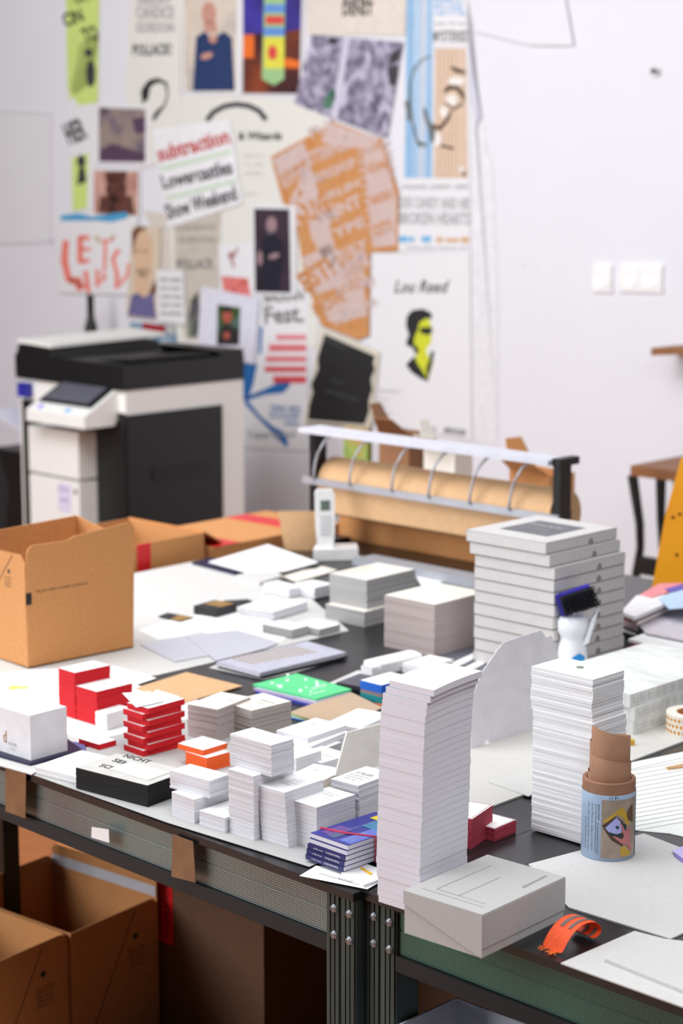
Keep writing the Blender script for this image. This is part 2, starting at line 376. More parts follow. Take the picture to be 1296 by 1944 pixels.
Hh = frame(None, (562, 1440), (522, 1429), (595, 1430), h=.046, adim=.06, bdim=.085)
stack('white card stack half hidden behind the ribbed rotated stack', Hh, layers=8, jit=.0006)
I_ = frame(None, (609, 1449), (570, 1434), (645, 1436), h=.03, adim=.07, bdim=.07)
stack('low white card pile under the crossed pads, left of the leaning panel', I_, layers=6, jit=.0006, lines=[('Cafe Central', .2, .5, .6, .08), ('open daily', .2, .3, .5, .06)])
J0 = frame(None, (590, 1431), (545, 1415), (640, 1404), h=.024, adim=.085, bdim=.055)
stack('grey card pile supporting the two white pads', J0, layers=6, jit=.0005, me=egrey)
J1 = frame(None, (591, 1417), (540, 1401), (648, 1386), z0=J0.z1, h=.009)
stack('lower white pad on the small grey card pile', J1, 'notepad', 'notepad', layers=3, jit=.0008)
J2 = frame(None, (584, 1401), (537, 1383), (644, 1374), z0=J1.z1, h=.009)
stack('upper white pad resting crosswise on the small grey card pile', J2, 'notepad', 'notepad', layers=2, jit=.0003, lines=ln3)
K = frame(None, (684, 1383), (647, 1369), (735, 1345), h=.035, adim=.11, bdim=.07)
stack('plain white card block behind the leaning off-white panel', K, layers=5, jit=.0006, me=ewhite2)
# leaning off-white panel between the stacks
nrm = (DL + UP * -.22).normalized()
q0 = P(640, 1473, .868)
lp = [RP(x, y, q0, nrm) for x, y in ((658.6, 1391), (735, 1371), (735, 1450), (636.5, 1473))]
tag(slab('square_card', lp, DL * .003, mat('offwhite_card', (.88, .86, .83), .8)), 'off-white square card leaning upright against the notepad tower', 'card')
# black-edged block with NICHT SEH SCH
Bk = frame((280, 1532.7), (282, 1491), (146, 1455), (321, 1475), adim=.098, bdim=.158)
o = stack('black-edged grey postcard pile lettered on top at the front table edge', Bk, 'postcards', layers=14, jit=.0007, me=eblack, mt=mat('warm_grey_card', (.80, .79, .77), .85))
def on_top(f, x, y):
    d = P(x, y, f.z1) - f.c; return Vector((d.dot(f.ex), d.dot(f.ey), f.h + .0004))
def top_text(f, t, x0, y0, x1, y1, hx, hy):
    o0 = on_top(f, x0, y0); return (t, o0, on_top(f, x1, y1) - o0, on_top(f, x0 + hx, y0 + hy) - o0, 0, .02)
text('printed_text', [top_text(Bk, 'NICHT', 232, 1437, 280, 1450, 10, -5), top_text(Bk, 'SEH', 211, 1445, 240, 1453, 10, -5), top_text(Bk, 'SCH', 186, 1455, 214, 1462, 10, -5)], ink, o)
sheet('business_card', 'white card lying askew on the black-edged postcard pile', 'business card', [(207.6, 1459), (248, 1446.5), (321, 1466), (280, 1481)], Bk.z1 + .0006, .0006, white)
# envelopes left of it
En = frame((146, 1489), (146, 1473), (85, 1453), (205, 1447), adim=.11, bdim=.095)
stack('pile of plain white envelopes left of the black-edged pile', En, 'envelopes', 'envelope_pile', layers=9, jit=.0012, me=ewhite2)
# orange stacks
O1 = frame((393, 1466), (393, 1439.4), (342.7, 1424.4), (438, 1428), bdim=.055)
stack('lower orange-edged card stack behind the crossed white stacks', O1, layers=8, jit=.0007, me=eorange)
O2 = frame((385, 1434.8), (385, 1424.4), (336, 1411.6), (433, 1410.5), z0=O1.z1)
stack('upper orange-edged card stack behind the crossed white stacks', O2, layers=2, jit=.0004, me=eorange, lines=ln3)
# white cube
Cu = frame((59, 1444), (59, 1359), (-1, 1341), (128, 1341), z0=.808)
cu = box('card_box', (-Cu.a / 2, Cu.a / 2, -Cu.b / 2, Cu.b / 2, 0, Cu.h), mat('box_white', (.90, .90, .915), .7), None, Cu.c, Cu.ang, .002)
tag(cu, 'white cube box with small gold lettering at the front left edge', 'box')
text('gold_monogram', [('d', (-Cu.a / 2 - .0005, .031, .018), (0, -.009, 0), (0, 0, .022))], gold, cu)
text('box_lettering', [('ATELIER', (-Cu.a / 2 - .0005, .018, .016), (0, -.024, 0), (0, 0, .006)), ('STUDIO', (-Cu.a / 2 - .0005, .014, .008), (0, -.016, 0), (0, 0, .004))], lgink, cu)
sheet('navy_folder', 'navy folder lying under the white cube box', 'folder', [(-60, 1405), (90, 1375), (158, 1424), (57, 1449), (-40, 1422)], .803, .005, navy)
sheet('envelope', 'lilac blue envelope sticking out behind the white cube box', 'envelope', [(120, 1405), (160, 1412), (165, 1428), (120, 1440)], .8033, .0012, mat('lilac', (.42, .40, .62), .7))
# red stacks
R1 = frame((143.5, 1365), (143.5, 1277.4), (107.8, 1268.5), (215.4, 1264.4), bdim=.05, ang=44)
stack('tallest red-edged card stack, next to the kraft box', R1, layers=16, jit=.0005, me=ered)
R2 = frame((185, 1377.4), (184, 1313.5), (146, 1301.5), (257, 1299), ang=46)
stack('second red-edged card stack, in front of the tallest red one', R2, layers=12, jit=.0005, me=ered, lines=[('Carmen', .35, .5, .3, .10)], m_ink=mat('pale_red_ink', (.85, .55, .52), .7))
R4 = frame((188, 1424), (188, 1413.5), (147.6, 1402.4), (222, 1405), bdim=.055)
stack('flat red-edged card bundle near the white cube box', R4, layers=2, jit=.0003, me=ered)
R5 = frame((203, 1386), (203, 1356), (186.7, 1351), (235, 1346), adim=.06, bdim=.03)
stack('small plain white card stack between the red-edged stacks', R5, layers=5, jit=.0004, me=ewhite2)
xa = frame((272, 1438), (271.4, 1352), (222, 1341), (329, 1342), bdim=.055, adim=.085)
z = .803; N = 8; hz = .0108
for i in range(N):
    f = Fr(); f.a = .085; f.b = .055; f.h = hz; f.z0 = z; f.z1 = z + hz
    odd = i % 2
    f.ang = math.radians(48 if odd else 43); base = P(274, 1437, .803)
    sh = (DR * .006 - DL * .006) if odd else (-DR * .001 + DL * .002)
    ex = Vector((math.cos(f.ang), math.sin(f.ang), 0)); ey = Vector((-ex.y, ex.x, 0))
    c = base + ex * f.a / 2 + ey * f.b / 2 + sh; f.c = Vector((c.x, c.y, z))
    nth = ['lowest', 'second from the bottom', 'third from the bottom', 'fourth from the bottom', 'fourth from the top', 'third from the top', 'second from the top', 'topmost'][i]
    stack('red-edged card bundle, %s of the zigzag pile' % nth, f, name='card_bundle', me=ered, layers=2, jit=.0003, group='red-edged bundles in the zigzag pile')
    z += hz
for k, (lab, pts) in enumerate((('white card lying crooked on the left of the zigzag red pile', [(232, 1315.5), (284, 1312), (311, 1331), (258, 1342.5)]),
                                ('white red-edged card lying at the back right atop the zigzag pile', [(297, 1309), (341, 1322), (320, 1329), (280, 1322)]))):
    sheet('business_card', lab, 'business card', pts, z + .0004 + .0012 * (1 - k), .0007, white, 'loose cards on the zigzag pile')
# beige stacks behind
Lk = frame((413, 1408), (413.8, 1347), (370, 1333), (468, 1318), adim=.10)
stack('beige-edged card stack left of its grey-beige neighbour, behind the orange cards', Lk, layers=12, jit=.0012, me=ebeige, mt=cream, lines=[('SORT', .5, .6, .4, .08)])
Mk = frame((477.3, 1405), (477.3, 1349.6), (430, 1332), (548, 1329.7))
stack('grey-beige card stack right of its beige neighbour, behind the ribbed stack', Mk, layers=14, jit=.0012, me=edge('warm_grey_edge', (.68, .65, .63)), mt=cream, lines=[('FERRUM', .4, .6, .5, .10), ('HORS', .5, .45, .3, .07)])

# =====================================================================
# NOTEPAD TOWER (34 pads)
# =====================================================================
T = frame((800, 1738), (800, 1299), (722, 1285), (893, 1270), z0=.8)
NP = 34; hp = T.h / NP
ta, tb = .104, .078; tang = math.radians(48.2)
tex = Vector((math.cos(tang), math.sin(tang), 0)); tey = Vector((-tex.y, tex.x, 0))
def pad_mesh(droop, dh):
    bm = bmesh.new(); n = 10; g = []
    for zz in (0, hp - .00055):
        row = []
        for i in range(n + 1):
            u = i / n; d = -droop * (1 - u) ** 2
            ins = .0009 if False else 0
            row.append([bm.verts.new((-ta / 2 + ta * u, yy, zz + d)) for yy in (-tb / 2, tb / 2)])
        g.append(row)
    lo, hi = g
    for i in range(n):
        bm.faces.new((lo[i][0], lo[i][1], lo[i + 1][1], lo[i + 1][0])).material_index = 0
        bm.faces.new((hi[i][0], hi[i + 1][0], hi[i + 1][1], hi[i][1])).material_index = 0
        bm.faces.new((lo[i][0], lo[i + 1][0], hi[i + 1][0], hi[i][0])).material_index = 1
        bm.faces.new((lo[i][1], hi[i][1], hi[i + 1][1], lo[i + 1][1])).material_index = 1
    bm.faces.new((lo[0][0], hi[0][0], hi[0][1], lo[0][1])).material_index = 1
    bm.faces.new((lo[n][0], lo[n][1], hi[n][1], hi[n][0])).material_index = 1
    return finish(bm)
def nth(i, n):
    words = ['lowest', 'second', 'third', 'fourth', 'fifth', 'sixth', 'seventh', 'eighth', 'ninth', 'tenth', 'eleventh', 'twelfth', 'thirteenth', 'fourteenth', 'fifteenth', 'sixteenth', 'seventeenth', 'eighteenth']
    if i == 0: return 'the lowest'
    if i == n - 1: return 'the topmost'
    if i < n / 2: return words[i] + ' from the bottom'
    return words[n - 1 - i] + ' from the top'
# left face position measured at a few heights: offset of the pad along its short and long side
def lean(u):    # u 0 bottom .. 1 top
    pts = [(0, .0000, .0), (.05, .0, .002), (.07, .0, .0), (.14, -.001, .003), (.16, .0, .004), (.5, .0005, .001), (.8, .001, -.001), (.9, .0015, -.003), (.95, .0025, -.005), (.972, .004, -.009), (1, .006, -.014)]
    for (a, x0, y0), (b, x1, y1) in zip(pts, pts[1:]):
        if u <= b:
            k = (u - a) / (b - a); return x0 + (x1 - x0) * k, y0 + (y1 - y0) * k
    return pts[-1][1:]
padline = mat('pad_back', (.55, .55, .60), .8)
TBASE = P(800, 1738, .8)
for i in range(NP):
    u = i / (NP - 1); dx, dy = lean(u)
    dx += random.uniform(-.0004, .0004); dy += random.uniform(-.0004, .0004)
    droop = .0065 * min(1, u * 1.1)
    zc = .8 + i * hp
    c = TBASE + tex * (ta / 2 + dx) + tey * (tb / 2 + dy)
    o = link('notepad', pad_mesh(droop, 0), [mat('pad_white', (.93, .93, .94), .8, var=.005), elines], None, (c.x, c.y, zc), tang + random.uniform(-.004, .004))
    tag(o, 'white notepad in the tall tower, %s' % nth(i, NP), 'notepad', 'white notepads in the tall tower')
    # grey backing board, slightly smaller, gives the thin seam
    bm = bmesh.new(); n = 10
    for k in range(n):
        u0, u1 = k / n, (k + 1) / n; d0, d1 = -droop * (1 - u0) ** 2, -droop * (1 - u1) ** 2
        x0, x1 = -ta / 2 + ta * u0, -ta / 2 + ta * u1
        x0 = max(x0, -ta / 2 + .0006); x1 = min(x1, ta / 2 - .0006)
        v = [bm.verts.new(p) for p in ((x0, -tb / 2 + .0006, hp - .00055 + d0), (x1, -tb / 2 + .0006, hp - .00055 + d1), (x1, tb / 2 - .0006, hp - .00055 + d1), (x0, tb / 2 - .0006, hp - .00055 + d0))]
        v2 = [bm.verts.new(q.co + Vector((0, 0, .0005))) for q in v]
        bm.faces.new(v2); bm.faces.new((v[0], v[1], v2[1], v2[0])); bm.faces.new((v[2], v[3], v2[3], v2[2]))
        if k == 0: bm.faces.new((v[3], v[0], v2[0], v2[3]))
        if k == n - 1: bm.faces.new((v[1], v[2], v2[2], v2[1]))
    if i < NP - 1: link('backing', finish(bm), padline, o)

# =====================================================================
# BOOKLETS, PAPERS UNDER THEM
# =====================================================================
sheet('printed_form', 'white printed form sticking out under the blue booklets', 'paper', [(568, 1662.5), (600, 1643), (690, 1650), (718, 1676), (697, 1688)], .8022, .0004, white)
fo = P(640, 1672, .803)
pf = bpy.data.objects['printed_form']
text('printed_text', [('formular', Vector(P(641, 1669, .8028)) - pf.location, P(670, 1676, .8028) - P(641, 1669, .8028), P(643, 1665, .8028) - P(641, 1669, .8028)),
                      ('_________', Vector(P(605, 1658, .8028)) - pf.location, P(680, 1680, .8028) - P(605, 1658, .8028), (.001, .001, 0))], gink, pf)
mg = sheet('sample_card', 'thick white sample card with yellow bar under the booklets', 'card', [(648, 1655), (690, 1638), (724, 1650), (724, 1668), (690, 1680)], .803, .0035, white)
slab('yellow_bar', [P(x, y, .8066) for x, y in ((682, 1648), (687, 1646), (708, 1659), (703, 1662))], (0, 0, .0002), mat('yellow', (.95, .75, .15), .6), mg)
b0 = P(651, 1658.8, .8045); zb = .8068
ba = math.radians(44.5); bex = Vector((math.cos(ba), math.sin(ba), 0)); bey = Vector((-bex.y, bex.x, 0))
navyc = mat('booklet_cover', (.13, .13, .40), .4); pages = edge('booklet_pages', (.88, .88, .92), .06, 2500)
bl, bw, bh = .135, .078, .0078
cover_cols = mat('cover_blue', (.20, .22, .58), .35, var=.06, scale=10)
for i in range(5):
    spine = i < 3
    sh = bex * (.0015 * i if spine else .006 + .0015 * (i - 3)) + bey * (-.0005 * i)
    c = b0 + bex * bl / 2 + bey * bw / 2 + sh
    r = empty('booklet', (c.x, c.y, zb + i * bh), ba, ['lowest booklet of the rubber-banded bundle, navy spine out', 'second lowest booklet of the rubber-banded bundle, navy spine out', 'middle booklet of the rubber-banded bundle, navy spine out',
              'second from top booklet of the rubber-banded bundle, page edges out', 'topmost blue booklet with yellow label in the rubber-banded bundle'][i], 'booklet', 'blue booklets held by a rubber band')
    box('pages', (-bl / 2 + (.001 if spine else 0), bl / 2, -bw / 2, bw / 2 - .001, .0008, bh - .0008), pages, r)
    bm = bmesh.new(); bx(bm, -bl / 2, bl / 2, -bw / 2, bw / 2, 0, .0008); bx(bm, -bl / 2, bl / 2, -bw / 2, bw / 2, bh - .0008, bh - .0001)
    if spine: bx(bm, -bl / 2 - .0006, -bl / 2 + .001, -bw / 2, bw / 2, 0, bh - .0001)
    link('cover', finish(bm), cover_cols if i == 4 else navyc, r)
    if spine:
        text('spine_lettering', [('Nederlands Eral', (-bl / 2 - .0009, -bw / 2 + .010, .0055), (0, .026, 0), (0, 0, -.0032)), ('|', (-bl / 2 - .0009, -.001, .0058), (0, .0006, 0), (0, 0, -.0035)), ('www.sfg.nl', (-bl / 2 - .0009, .006, .0055), (0, .020, 0), (0, 0, -.0032))], white, r)
    if i == 4:
        top = bh + .0001
        def patch(nm, u0, u1, v0, v1, m, zz=0): box(nm, (-bl / 2 + bl * u0, -bl / 2 + bl * u1, -bw / 2 + bw * v0, -bw / 2 + bw * v1, top + zz, top + zz + .0002), m, r)
        patch('purple_patch', .10, .40, .55, .90, mat('cover_purple', (.42, .30, .58), .4))
        patch('grey_patch', .06, .25, .45, .68, mat('cover_greyblue', (.35, .38, .55), .4), .0002)
        patch('light_blue_patch', .05, .75, .0, .33, mat('cover_light_blue', (.38, .45, .80), .4))
        patch('teal_patch', .55, .80, .15, .60, mat('cover_teal', (.25, .50, .65), .4), .0002)
        patch('yellow_label', .80, .98, .45, .80, mat('label_yellow', (.90, .78, .18), .4), .0003)
        text('cover_lettering', [('Nederlands Erfenis Fonds', (-.055, -.020, top + .0006), (.045, 0, 0), (0, .0035, 0)), ('landelijk overzicht', (-.055, -.026, top + .0006), (.04, 0, 0), (0, .0035, 0)), ('gids en adviezen', (-.052, -.032, top + .0006), (.035, 0, 0), (0, .0035, 0)), ('Academisch Gids', (-.02, .006, top + .0006), (.055, 0, 0), (0, .002, 0))], mat('pale_ink', (.78, .82, .95), .5), r)
        topb = r
# rubber band (a loop around the bundle, a little slanted)
bm = bmesh.new()
zt = zb + 5 * bh + .0012
def lp3(x, y, zz):
    p = b0 + bex * x + bey * y; return (p.x, p.y, zz)
for dx in (0, .0022):
    tube(bm, [lp3(.062 + dx, -.004, zb - .001), lp3(.061 + dx * 2, -.0042, zt - .001), lp3(.058 + dx, .0, zt), lp3(.040 + dx * 1.5, .035, zt), lp3(.030 + dx, .0785, zt), lp3(.030 + dx, .0795, zb + .02), lp3(.032 + dx, .0795, zb)], .0009, 6)
me = finish(bm, smooth=True); rb = link('rubber_band', me, mat('red_rubber', (.80, .12, .28), .45)); tag(rb, 'red rubber band looped around the blue booklets', 'rubber band')

# =====================================================================
# GREY FACTORY BOX, ORANGE BAND
# =====================================================================
Fx = frame((914.5, 1820), (917.5, 1736.6), (768.7, 1692.4), (1079, 1664.8), z0=.8)
Fx.a, Fx.b = .184, .132
Fx.c = Fx.F + Fx.ex * Fx.a / 2 + Fx.ey * Fx.b / 2
gbm = mat('grey_box_card', (.74, .735, .73), .9, var=.03, scale=300)
r = empty('stationery_box', Fx.c, Fx.ang, 'grey cardboard box with debossed lettering overhanging the front table corner', 'box')
box('body', (-Fx.a / 2 + .001, Fx.a / 2 - .001, -Fx.b / 2 + .001, Fx.b / 2 - .001, 0, Fx.h - .002), gbm, r, bevel=.001)
bm = bmesh.new(); ha, hb = Fx.a / 2, Fx.b / 2
bx(bm, -ha, ha, -hb, hb, Fx.h - .0016, Fx.h)                           # lid top
# lid front flap folded down on the right-hand side (not covering the lowest strip)
bx(bm, -ha + .0002, ha, -hb - .0008, -hb + .0006, .013, Fx.h - .0018)
lidp = [(-ha - .0006, -hb, 0.0), (-ha - .0006, hb, .042), (-ha - .0006, hb, Fx.h), (-ha - .0006, -hb, Fx.h)]
prism(bm, lidp, (.0008, 0, 0))
link('lid', finish(bm), gbm, r)
dk = mat('debossed_line', (.50, .49, .49), .8)
bm = bmesh.new(); zt = Fx.h + .0001
bx(bm, -.060, .030, -.002, -.0013, zt, zt + .0002); bx(bm, -.060, .060, .035, .0357, zt, zt + .0002); bx(bm, -.060, -.0593, -.046, .035, zt, zt + .0002); bx(bm, -.071, -.0703, -.052, .052, zt, zt + .0002)
link('debossed_frame', finish(bm), dk, r)
text('lettering', [('infinitive factory', (.020, -.052, zt + .0002), (.058, .003, 0), (0, .008, 0))], gink, r)
# orange reflective band: a bent strip
bo = mat('orange_webbing', (.98, .34, .12), .6, var=.08, scale=200); bg_ = mat('grey_reflective_stripe', (.42, .40, .39), .5)
p0 = P(1046, 1806, .801); p1 = P(1104, 1786, .801)
e1 = (p1 - p0).normalized(); e2 = Vector((-e1.y, e1.x, 0)) * 1
prof = [(0, .002), (.004, .010), (.010, .024), (.020, .037), (.032, .044), (.046, .043), (.058, .035), (.064, .024), (.066, .012), (.060, .003), (.050, .004), (.046, .012)]
def band(name, v0, v1, m, off, prt, w0=1.0):
    bm = bmesh.new(); rows = []
    for (s, zz) in prof:
        sk = -.012 * (s / .06) * 0
        rows.append([bm.verts.new(p0 + e1 * s * 1.32 + e2 * (.046 * v + .010 * s / .06) + UP * (zz * .68 + off * .8)) for v in (v0, (v0 + v1) / 2, v1)])
    for a, b in zip(rows, rows[1:]):
        for k in (0, 1): bm.faces.new((a[k], a[k + 1], b[k + 1], b[k]))
    me = finish(bm, smooth=True)
    for v in me.vertices: v.co -= p0
    o = link(name, me, m, prt, (0, 0, 0) if prt else p0)
    s = o.modifiers.new('s', 'SOLIDIFY'); s.thickness = .0008; sub = o.modifiers.new('b', 'SUBSURF'); sub.levels = 2; sub.render_levels = 2
    return o
ob = band('reflective_armband', -.42, .42, bo, 0, None); tag(ob, 'orange webbing band with grey reflective stripes curled on the table', 'band')
prof = prof[3:]
band('grey_stripe', -.24, -.12, bg_, .001, ob); band('grey_stripe', .06, .2, bg_, .001, ob)
bm = bmesh.new()
for k in range(14):
    v = random.uniform(-.45, .45); s = p0 + e2 * (.040 * v) + UP * .002
    tube(bm, [s - p0, s - p0 - e1 * random.uniform(.004, .008) + UP * random.uniform(0, .003), s - p0 - e1 * random.uniform(.008, .014) + e2 * random.uniform(-.006, .006)], .0005, 5)
link('frayed_threads', finish(bm), mat('orange_thread', (1.0, .48, .15), .6), ob)

# =====================================================================
# TALL WHITE STACK, TUBE
# =====================================================================
W0 = frame((1119, 1611), (1121, 1291.5), (1003.6, 1265.8), (1182.7, 1273), z0=.8)
wtop = W0.z1; split = H(W0.F, 1374)
f = Fr(); f.__dict__.update(W0.__dict__); f.h = split - .803; f.z0 = .803; f.z1 = split; f.c = Vector((W0.c.x, W0.c.y, .803)) + f.ey * -.003 + f.ex * .001
stack('tall lower white card stack behind the cardboard tube', f, layers=60, jit=.0007, me=ewhite2, rot=.004, group='white card stacks behind the tube')
f2 = Fr(); f2.__dict__.update(W0.__dict__); f2.z0 = split; f2.h = wtop - split; f2.z1 = wtop; f2.c = Vector((W0.c.x, W0.c.y, split)) + f2.ey * .002; f2.a -= .002
o = stack('upper white card stack with a tiny green mark on its top card', f2, layers=14, jit=.0013, me=ewhite2, rot=.004, group='white card stacks behind the tube')
bm = bmesh.new(); lathe(bm, [(0, f2.h + .0014), (.006, f2.h + .0014)], 12, .006, .0); link('green_mark', finish(bm), mat('green_mark_ink', (.55, .62, .52), .7), o)
text('printed_text', [('papier', (-.012, .03, f2.h + .0014), (.0, -.04, 0), (.004, 0, 0))], lgink, o)
sheet('envelope', 'grey envelope lying on the cream sheet beside the tall white stack', 'envelope', [(925, 1483), (1010, 1462), (1030, 1500), (1003, 1511)], .8032, .0015, offwhite)
# tube
tc = P(1152.5, 1618, .803)
labm = mat('label_pale_blue', (.68, .77, .87), .45)
r = empty('paper_tube', (tc.x, tc.y, .8024), 0, 'brown cardboard tube with pale blue label standing on the grey board', 'tube')
rr = .0395; zl = H(tc, 1495) - .8024
bm = bmesh.new(); lathe(bm, [(rr - .002, 0), (rr, 0), (rr + .0003, zl)], 48); lathe(bm, [(rr - .002, .0), (rr - .002, zl)], 48); link('label_sleeve', finish(bm, smooth=True), labm, r)
zc1 = zl + .017
bm = bmesh.new(); lathe(bm, [(rr - .0005, zl - .01), (rr - .0003, zc1 - .001), (rr - .001, zc1), (rr - .0065, zc1), (rr - .007, zl - .01)], 48); tubek = mat('tube_kraft', (.60, .44, .34), .8, var=.05, scale=60); link('outer_collar', finish(bm, smooth=False), tubek, r)
# rolled kraft paper inside: spiral with a sloping top edge
def spiral(turns, r0, r1, zf, name, th=.0006):
    bm = bmesh.new(); n = int(48 * turns); rows = []
    for k in range(n + 1):
        a = math.radians(200) + 2 * math.pi * k / 48; rad = r0 + (r1 - r0) * k / n
        rows.append([bm.verts.new((rad * math.cos(a), rad * math.sin(a), zz)) for zz in (zl - .02, zf(k / n))])
    for a, b in zip(rows, rows[1:]): bm.faces.new((a[0], b[0], b[1], a[1]))
    o = link(name, finish(bm, smooth=True), tubek, r); s = o.modifiers.new('s', 'SOLIDIFY'); s.thickness = th
    return o
spiral(1.35, .0320, .0312, lambda t: zc1 + .010 + .030 * max(0, 1 - t * 1.6), 'rolled_paper')
spiral(1.6, .0305, .0285, lambda t: zc1 + .055 + .028 * (max(0, 1 - t * 2.2) ** 1.3), 'rolled_paper')
# printed picture on the label (follows the cylinder)
def onlab(u, v, off): a = math.radians(u); return (math.cos(a) * (rr + .0004 + off), math.sin(a) * (rr + .0004 + off), v)
def lab_patch(name, poly, m, off):           # poly in (degrees, height fraction)
    bm = bmesh.new(); vs = [bm.verts.new((x, y * zl, 0)) for x, y in poly]; bm.faces.new(vs)
    bmesh.ops.subdivide_edges(bm, edges=bm.edges, cuts=0)
    for k in range(-200, 40, 5):
        bmesh.ops.bisect_plane(bm, geom=list(bm.verts) + list(bm.edges) + list(bm.faces), plane_co=(k, 0, 0), plane_no=(1, 0, 0))
    for v in bm.verts: v.co = Vector(onlab(v.co.x, v.co.y, off))
    me = finish(bm)
    link(name, me, m, r)
# degrees: -90 faces the camera, -180 left, 0 right
lab_patch('picture', [(-112, .05), (-25, .05), (-25, .93), (-112, .93)], photo('picture_beige', [(.55, .48, .42), (.66, .60, .54)], 40), .0002)
lab_patch('dark_edge', [(-18, .0), (8, .0), (8, .98), (-18, .98)], mat('dark_print', (.20, .17, .18), .5), .0002)

def tp(*pts):                               # measured on the label picture: pixel -> (degrees, height fraction)
    out = []
    for x, y in pts:
        x = 1080 + x / 6; y = 1370 + y / 6
        out.append((-90 + math.degrees(math.asin(max(-.98, min(.98, (x - 1152.5) / 49.5)))), .05 + .88 * (1626 - y) / 126))
    return out
ym = mat('picture_yellow', (.74, .60, .20), .5)
lab_patch('yellow_frame', tp((345, 1045), (535, 870), (575, 900), (640, 1100), (600, 1120), (560, 1010), (490, 965), (360, 1080)), ym, .0004)
lab_patch('yellow_sleeve', tp((545, 1380), (600, 1400), (665, 1515), (555, 1520), (530, 1440)), ym, .0004)
lab_patch('brown_disc', tp((600, 950), (640, 880), (670, 860), (675, 1100), (620, 1060), (600, 1000)), mat('picture_brown', (.40, .29, .22), .5), .0005)
lab_patch('dark_frame', tp((330, 1110), (470, 985), (560, 1060), (560, 1180), (570, 1260), (560, 1390), (430, 1290)), mat('picture_dark_brown', (.30, .22, .18), .5), .0006)
lab_patch('dark_card', tp((385, 1185), (440, 1195), (545, 1225), (560, 1250), (500, 1290), (430, 1230)), mat('picture_dark', (.10, .20, .20), .5), .0008)
lab_patch('dark_card', tp((520, 1060), (600, 1110), (590, 1180), (550, 1150)), MC['picture_dark'], .0008)
lab_patch('lilac_card', tp((365, 1135), (480, 1000), (530, 1060), (545, 1200), (490, 1215), (400, 1185)), mat('picture_lilac', (.66, .68, .90), .5), .0009)
lab_patch('dark_mark', tp((470, 1120), (490, 1106), (514, 1120), (512, 1145), (488, 1150)), MC['picture_dark'], .0011)
lab_patch('hand', tp((525, 1085), (548, 1095), (575, 1170), (598, 1195), (622, 1130), (640, 1160), (645, 1330), (600, 1370), (540, 1340), (440, 1240), (470, 1240), (550, 1290), (572, 1250), (550, 1190)), mat('picture_skin', (.74, .45, .45), .5), .0012)
lab_patch('arm', tp((600, 1345), (655, 1350), (660, 1470), (625, 1410)), MC['picture_skin'], .0013)
vs = []
def lab_text(s, u, v0, v1, wdeg, m):
    g, fs = textgeo(s); vv = [onlab(u + wdeg * (1 - b), (v1 + (v0 - v1) * a) * zl, .0003) for a, b in g]
    return vv, fs
VV = []; FF = []
for k, (s, u, v0, v1) in enumerate((('Sheet frame', -121, .62, .86), ('Press and pull the frame slowly from below', -127, .12, .85), ('Grain paper has  dried out as long as', -136, .14, .86), ('Now repeat with sheets of paper and water', -146, .12, .86), ('Remove gently from the frame', -155, .14, .62), ('and dry flat between two boards', -122, .10, .58))):
    vv, fs = lab_text(s, u, v0, v1, 4.5, None); b = len(VV); VV += vv; FF += [tuple(b + q for q in t) for t in fs]
vv, fs = lab_text('11 Pi', -90, .94, .99, 1, None)
me = bpy.data.meshes.new('label_text'); me.from_pydata(VV, [], FF); link('label_text', me, ink, r)
g, fs = textgeo('11 Pi :'); me = bpy.data.meshes.new('handwriting'); me.from_pydata([onlab(-96 + 22 * a, (.94 + .045 * b) * zl, .0003) for a, b in g], [], fs); link('handwriting', me, ink, r)

# =====================================================================
# LEANING CUTOUT, BOTTLE WITH BRUSH, PIZZA-STYLE BOXES
# =====================================================================
q0 = P(894, 1421, .803); q1 = P(1005, 1388, .803); dd = (q1 - q0).normalized(); nn = Vector((-dd.y, dd.x, 0))
nl = (nn + UP * -.12).normalized()
cutm = mat('cutout_white', (.87, .86, .88), .8)
pts = [(894, 1421), (893, 1335), (912, 1280), (943, 1236), (955, 1220), (1027, 1196), (1036, 1210), (1046, 1206), (1075, 1290), (1085, 1364), (930, 1410.5), (924, 1403), (918, 1414)]
tag(slab('box_blank', [RP(x, y, q0, nl) for x, y in pts], nn * .0015, cutm), 'white die-cut box blank standing upright right of the notepad tower', 'box blank')
bc = P(1084, 1287, .803); bz = H(bc, 1160) - .803
r = empty('glue_bottle', (bc.x, bc.y, .803), 0, 'white plastic glue bottle with a blue brush on top behind the tall white stack', 'bottle')
k = bz / .17
bm = bmesh.new(); lathe(bm, [(0, 0), (.031, 0), (.033, .006), (.032, .05), (.028, .085), (.0245, .10), (.0245, .108), (.0310, .123), (.0315, .146), (.026, .158), (.014, .163), (0, .164)], 40)
bw_ = finish(bm, smooth=True)
for v in bw_.vertices: v.co.z *= k
link('bottle_body', bw_, mat('bottle_white', (.92, .93, .95), .4), r)
bm = bmesh.new(); prism(bm, [(.018, -.02, .07), (.030, -.02, .075), (.050, -.02, .148), (.036, -.02, .125)], (0, .012, 0)); link('handle_blade', finish(bm), MC['bottle_white'], r)
bm = bmesh.new(); vs = []
for kk in range(9):
    a0 = math.radians(-95 + kk * 6)
    vs.append([bm.verts.new((math.cos(a0) * .0335, math.sin(a0) * .0335, zz)) for zz in (.025, .058 - .002 * abs(kk - 4))])
for a, b in zip(vs, vs[1:]): bm.faces.new((a[0], b[0], b[1], a[1]))
link('blue_sticker', finish(bm), mat('sticker_blue', (.10, .55, .85), .5), r)
bq = Vector((bc.x, bc.y - .02, 0)); bn = Vector((0, 1, 0))
bp = [RP(x, y, bq, bn) for x, y in ((1053, 1133), (1066, 1171), (1076, 1167), (1064, 1129))]
br_m = mat('brush_blue', (.16, .12, .62), .4)
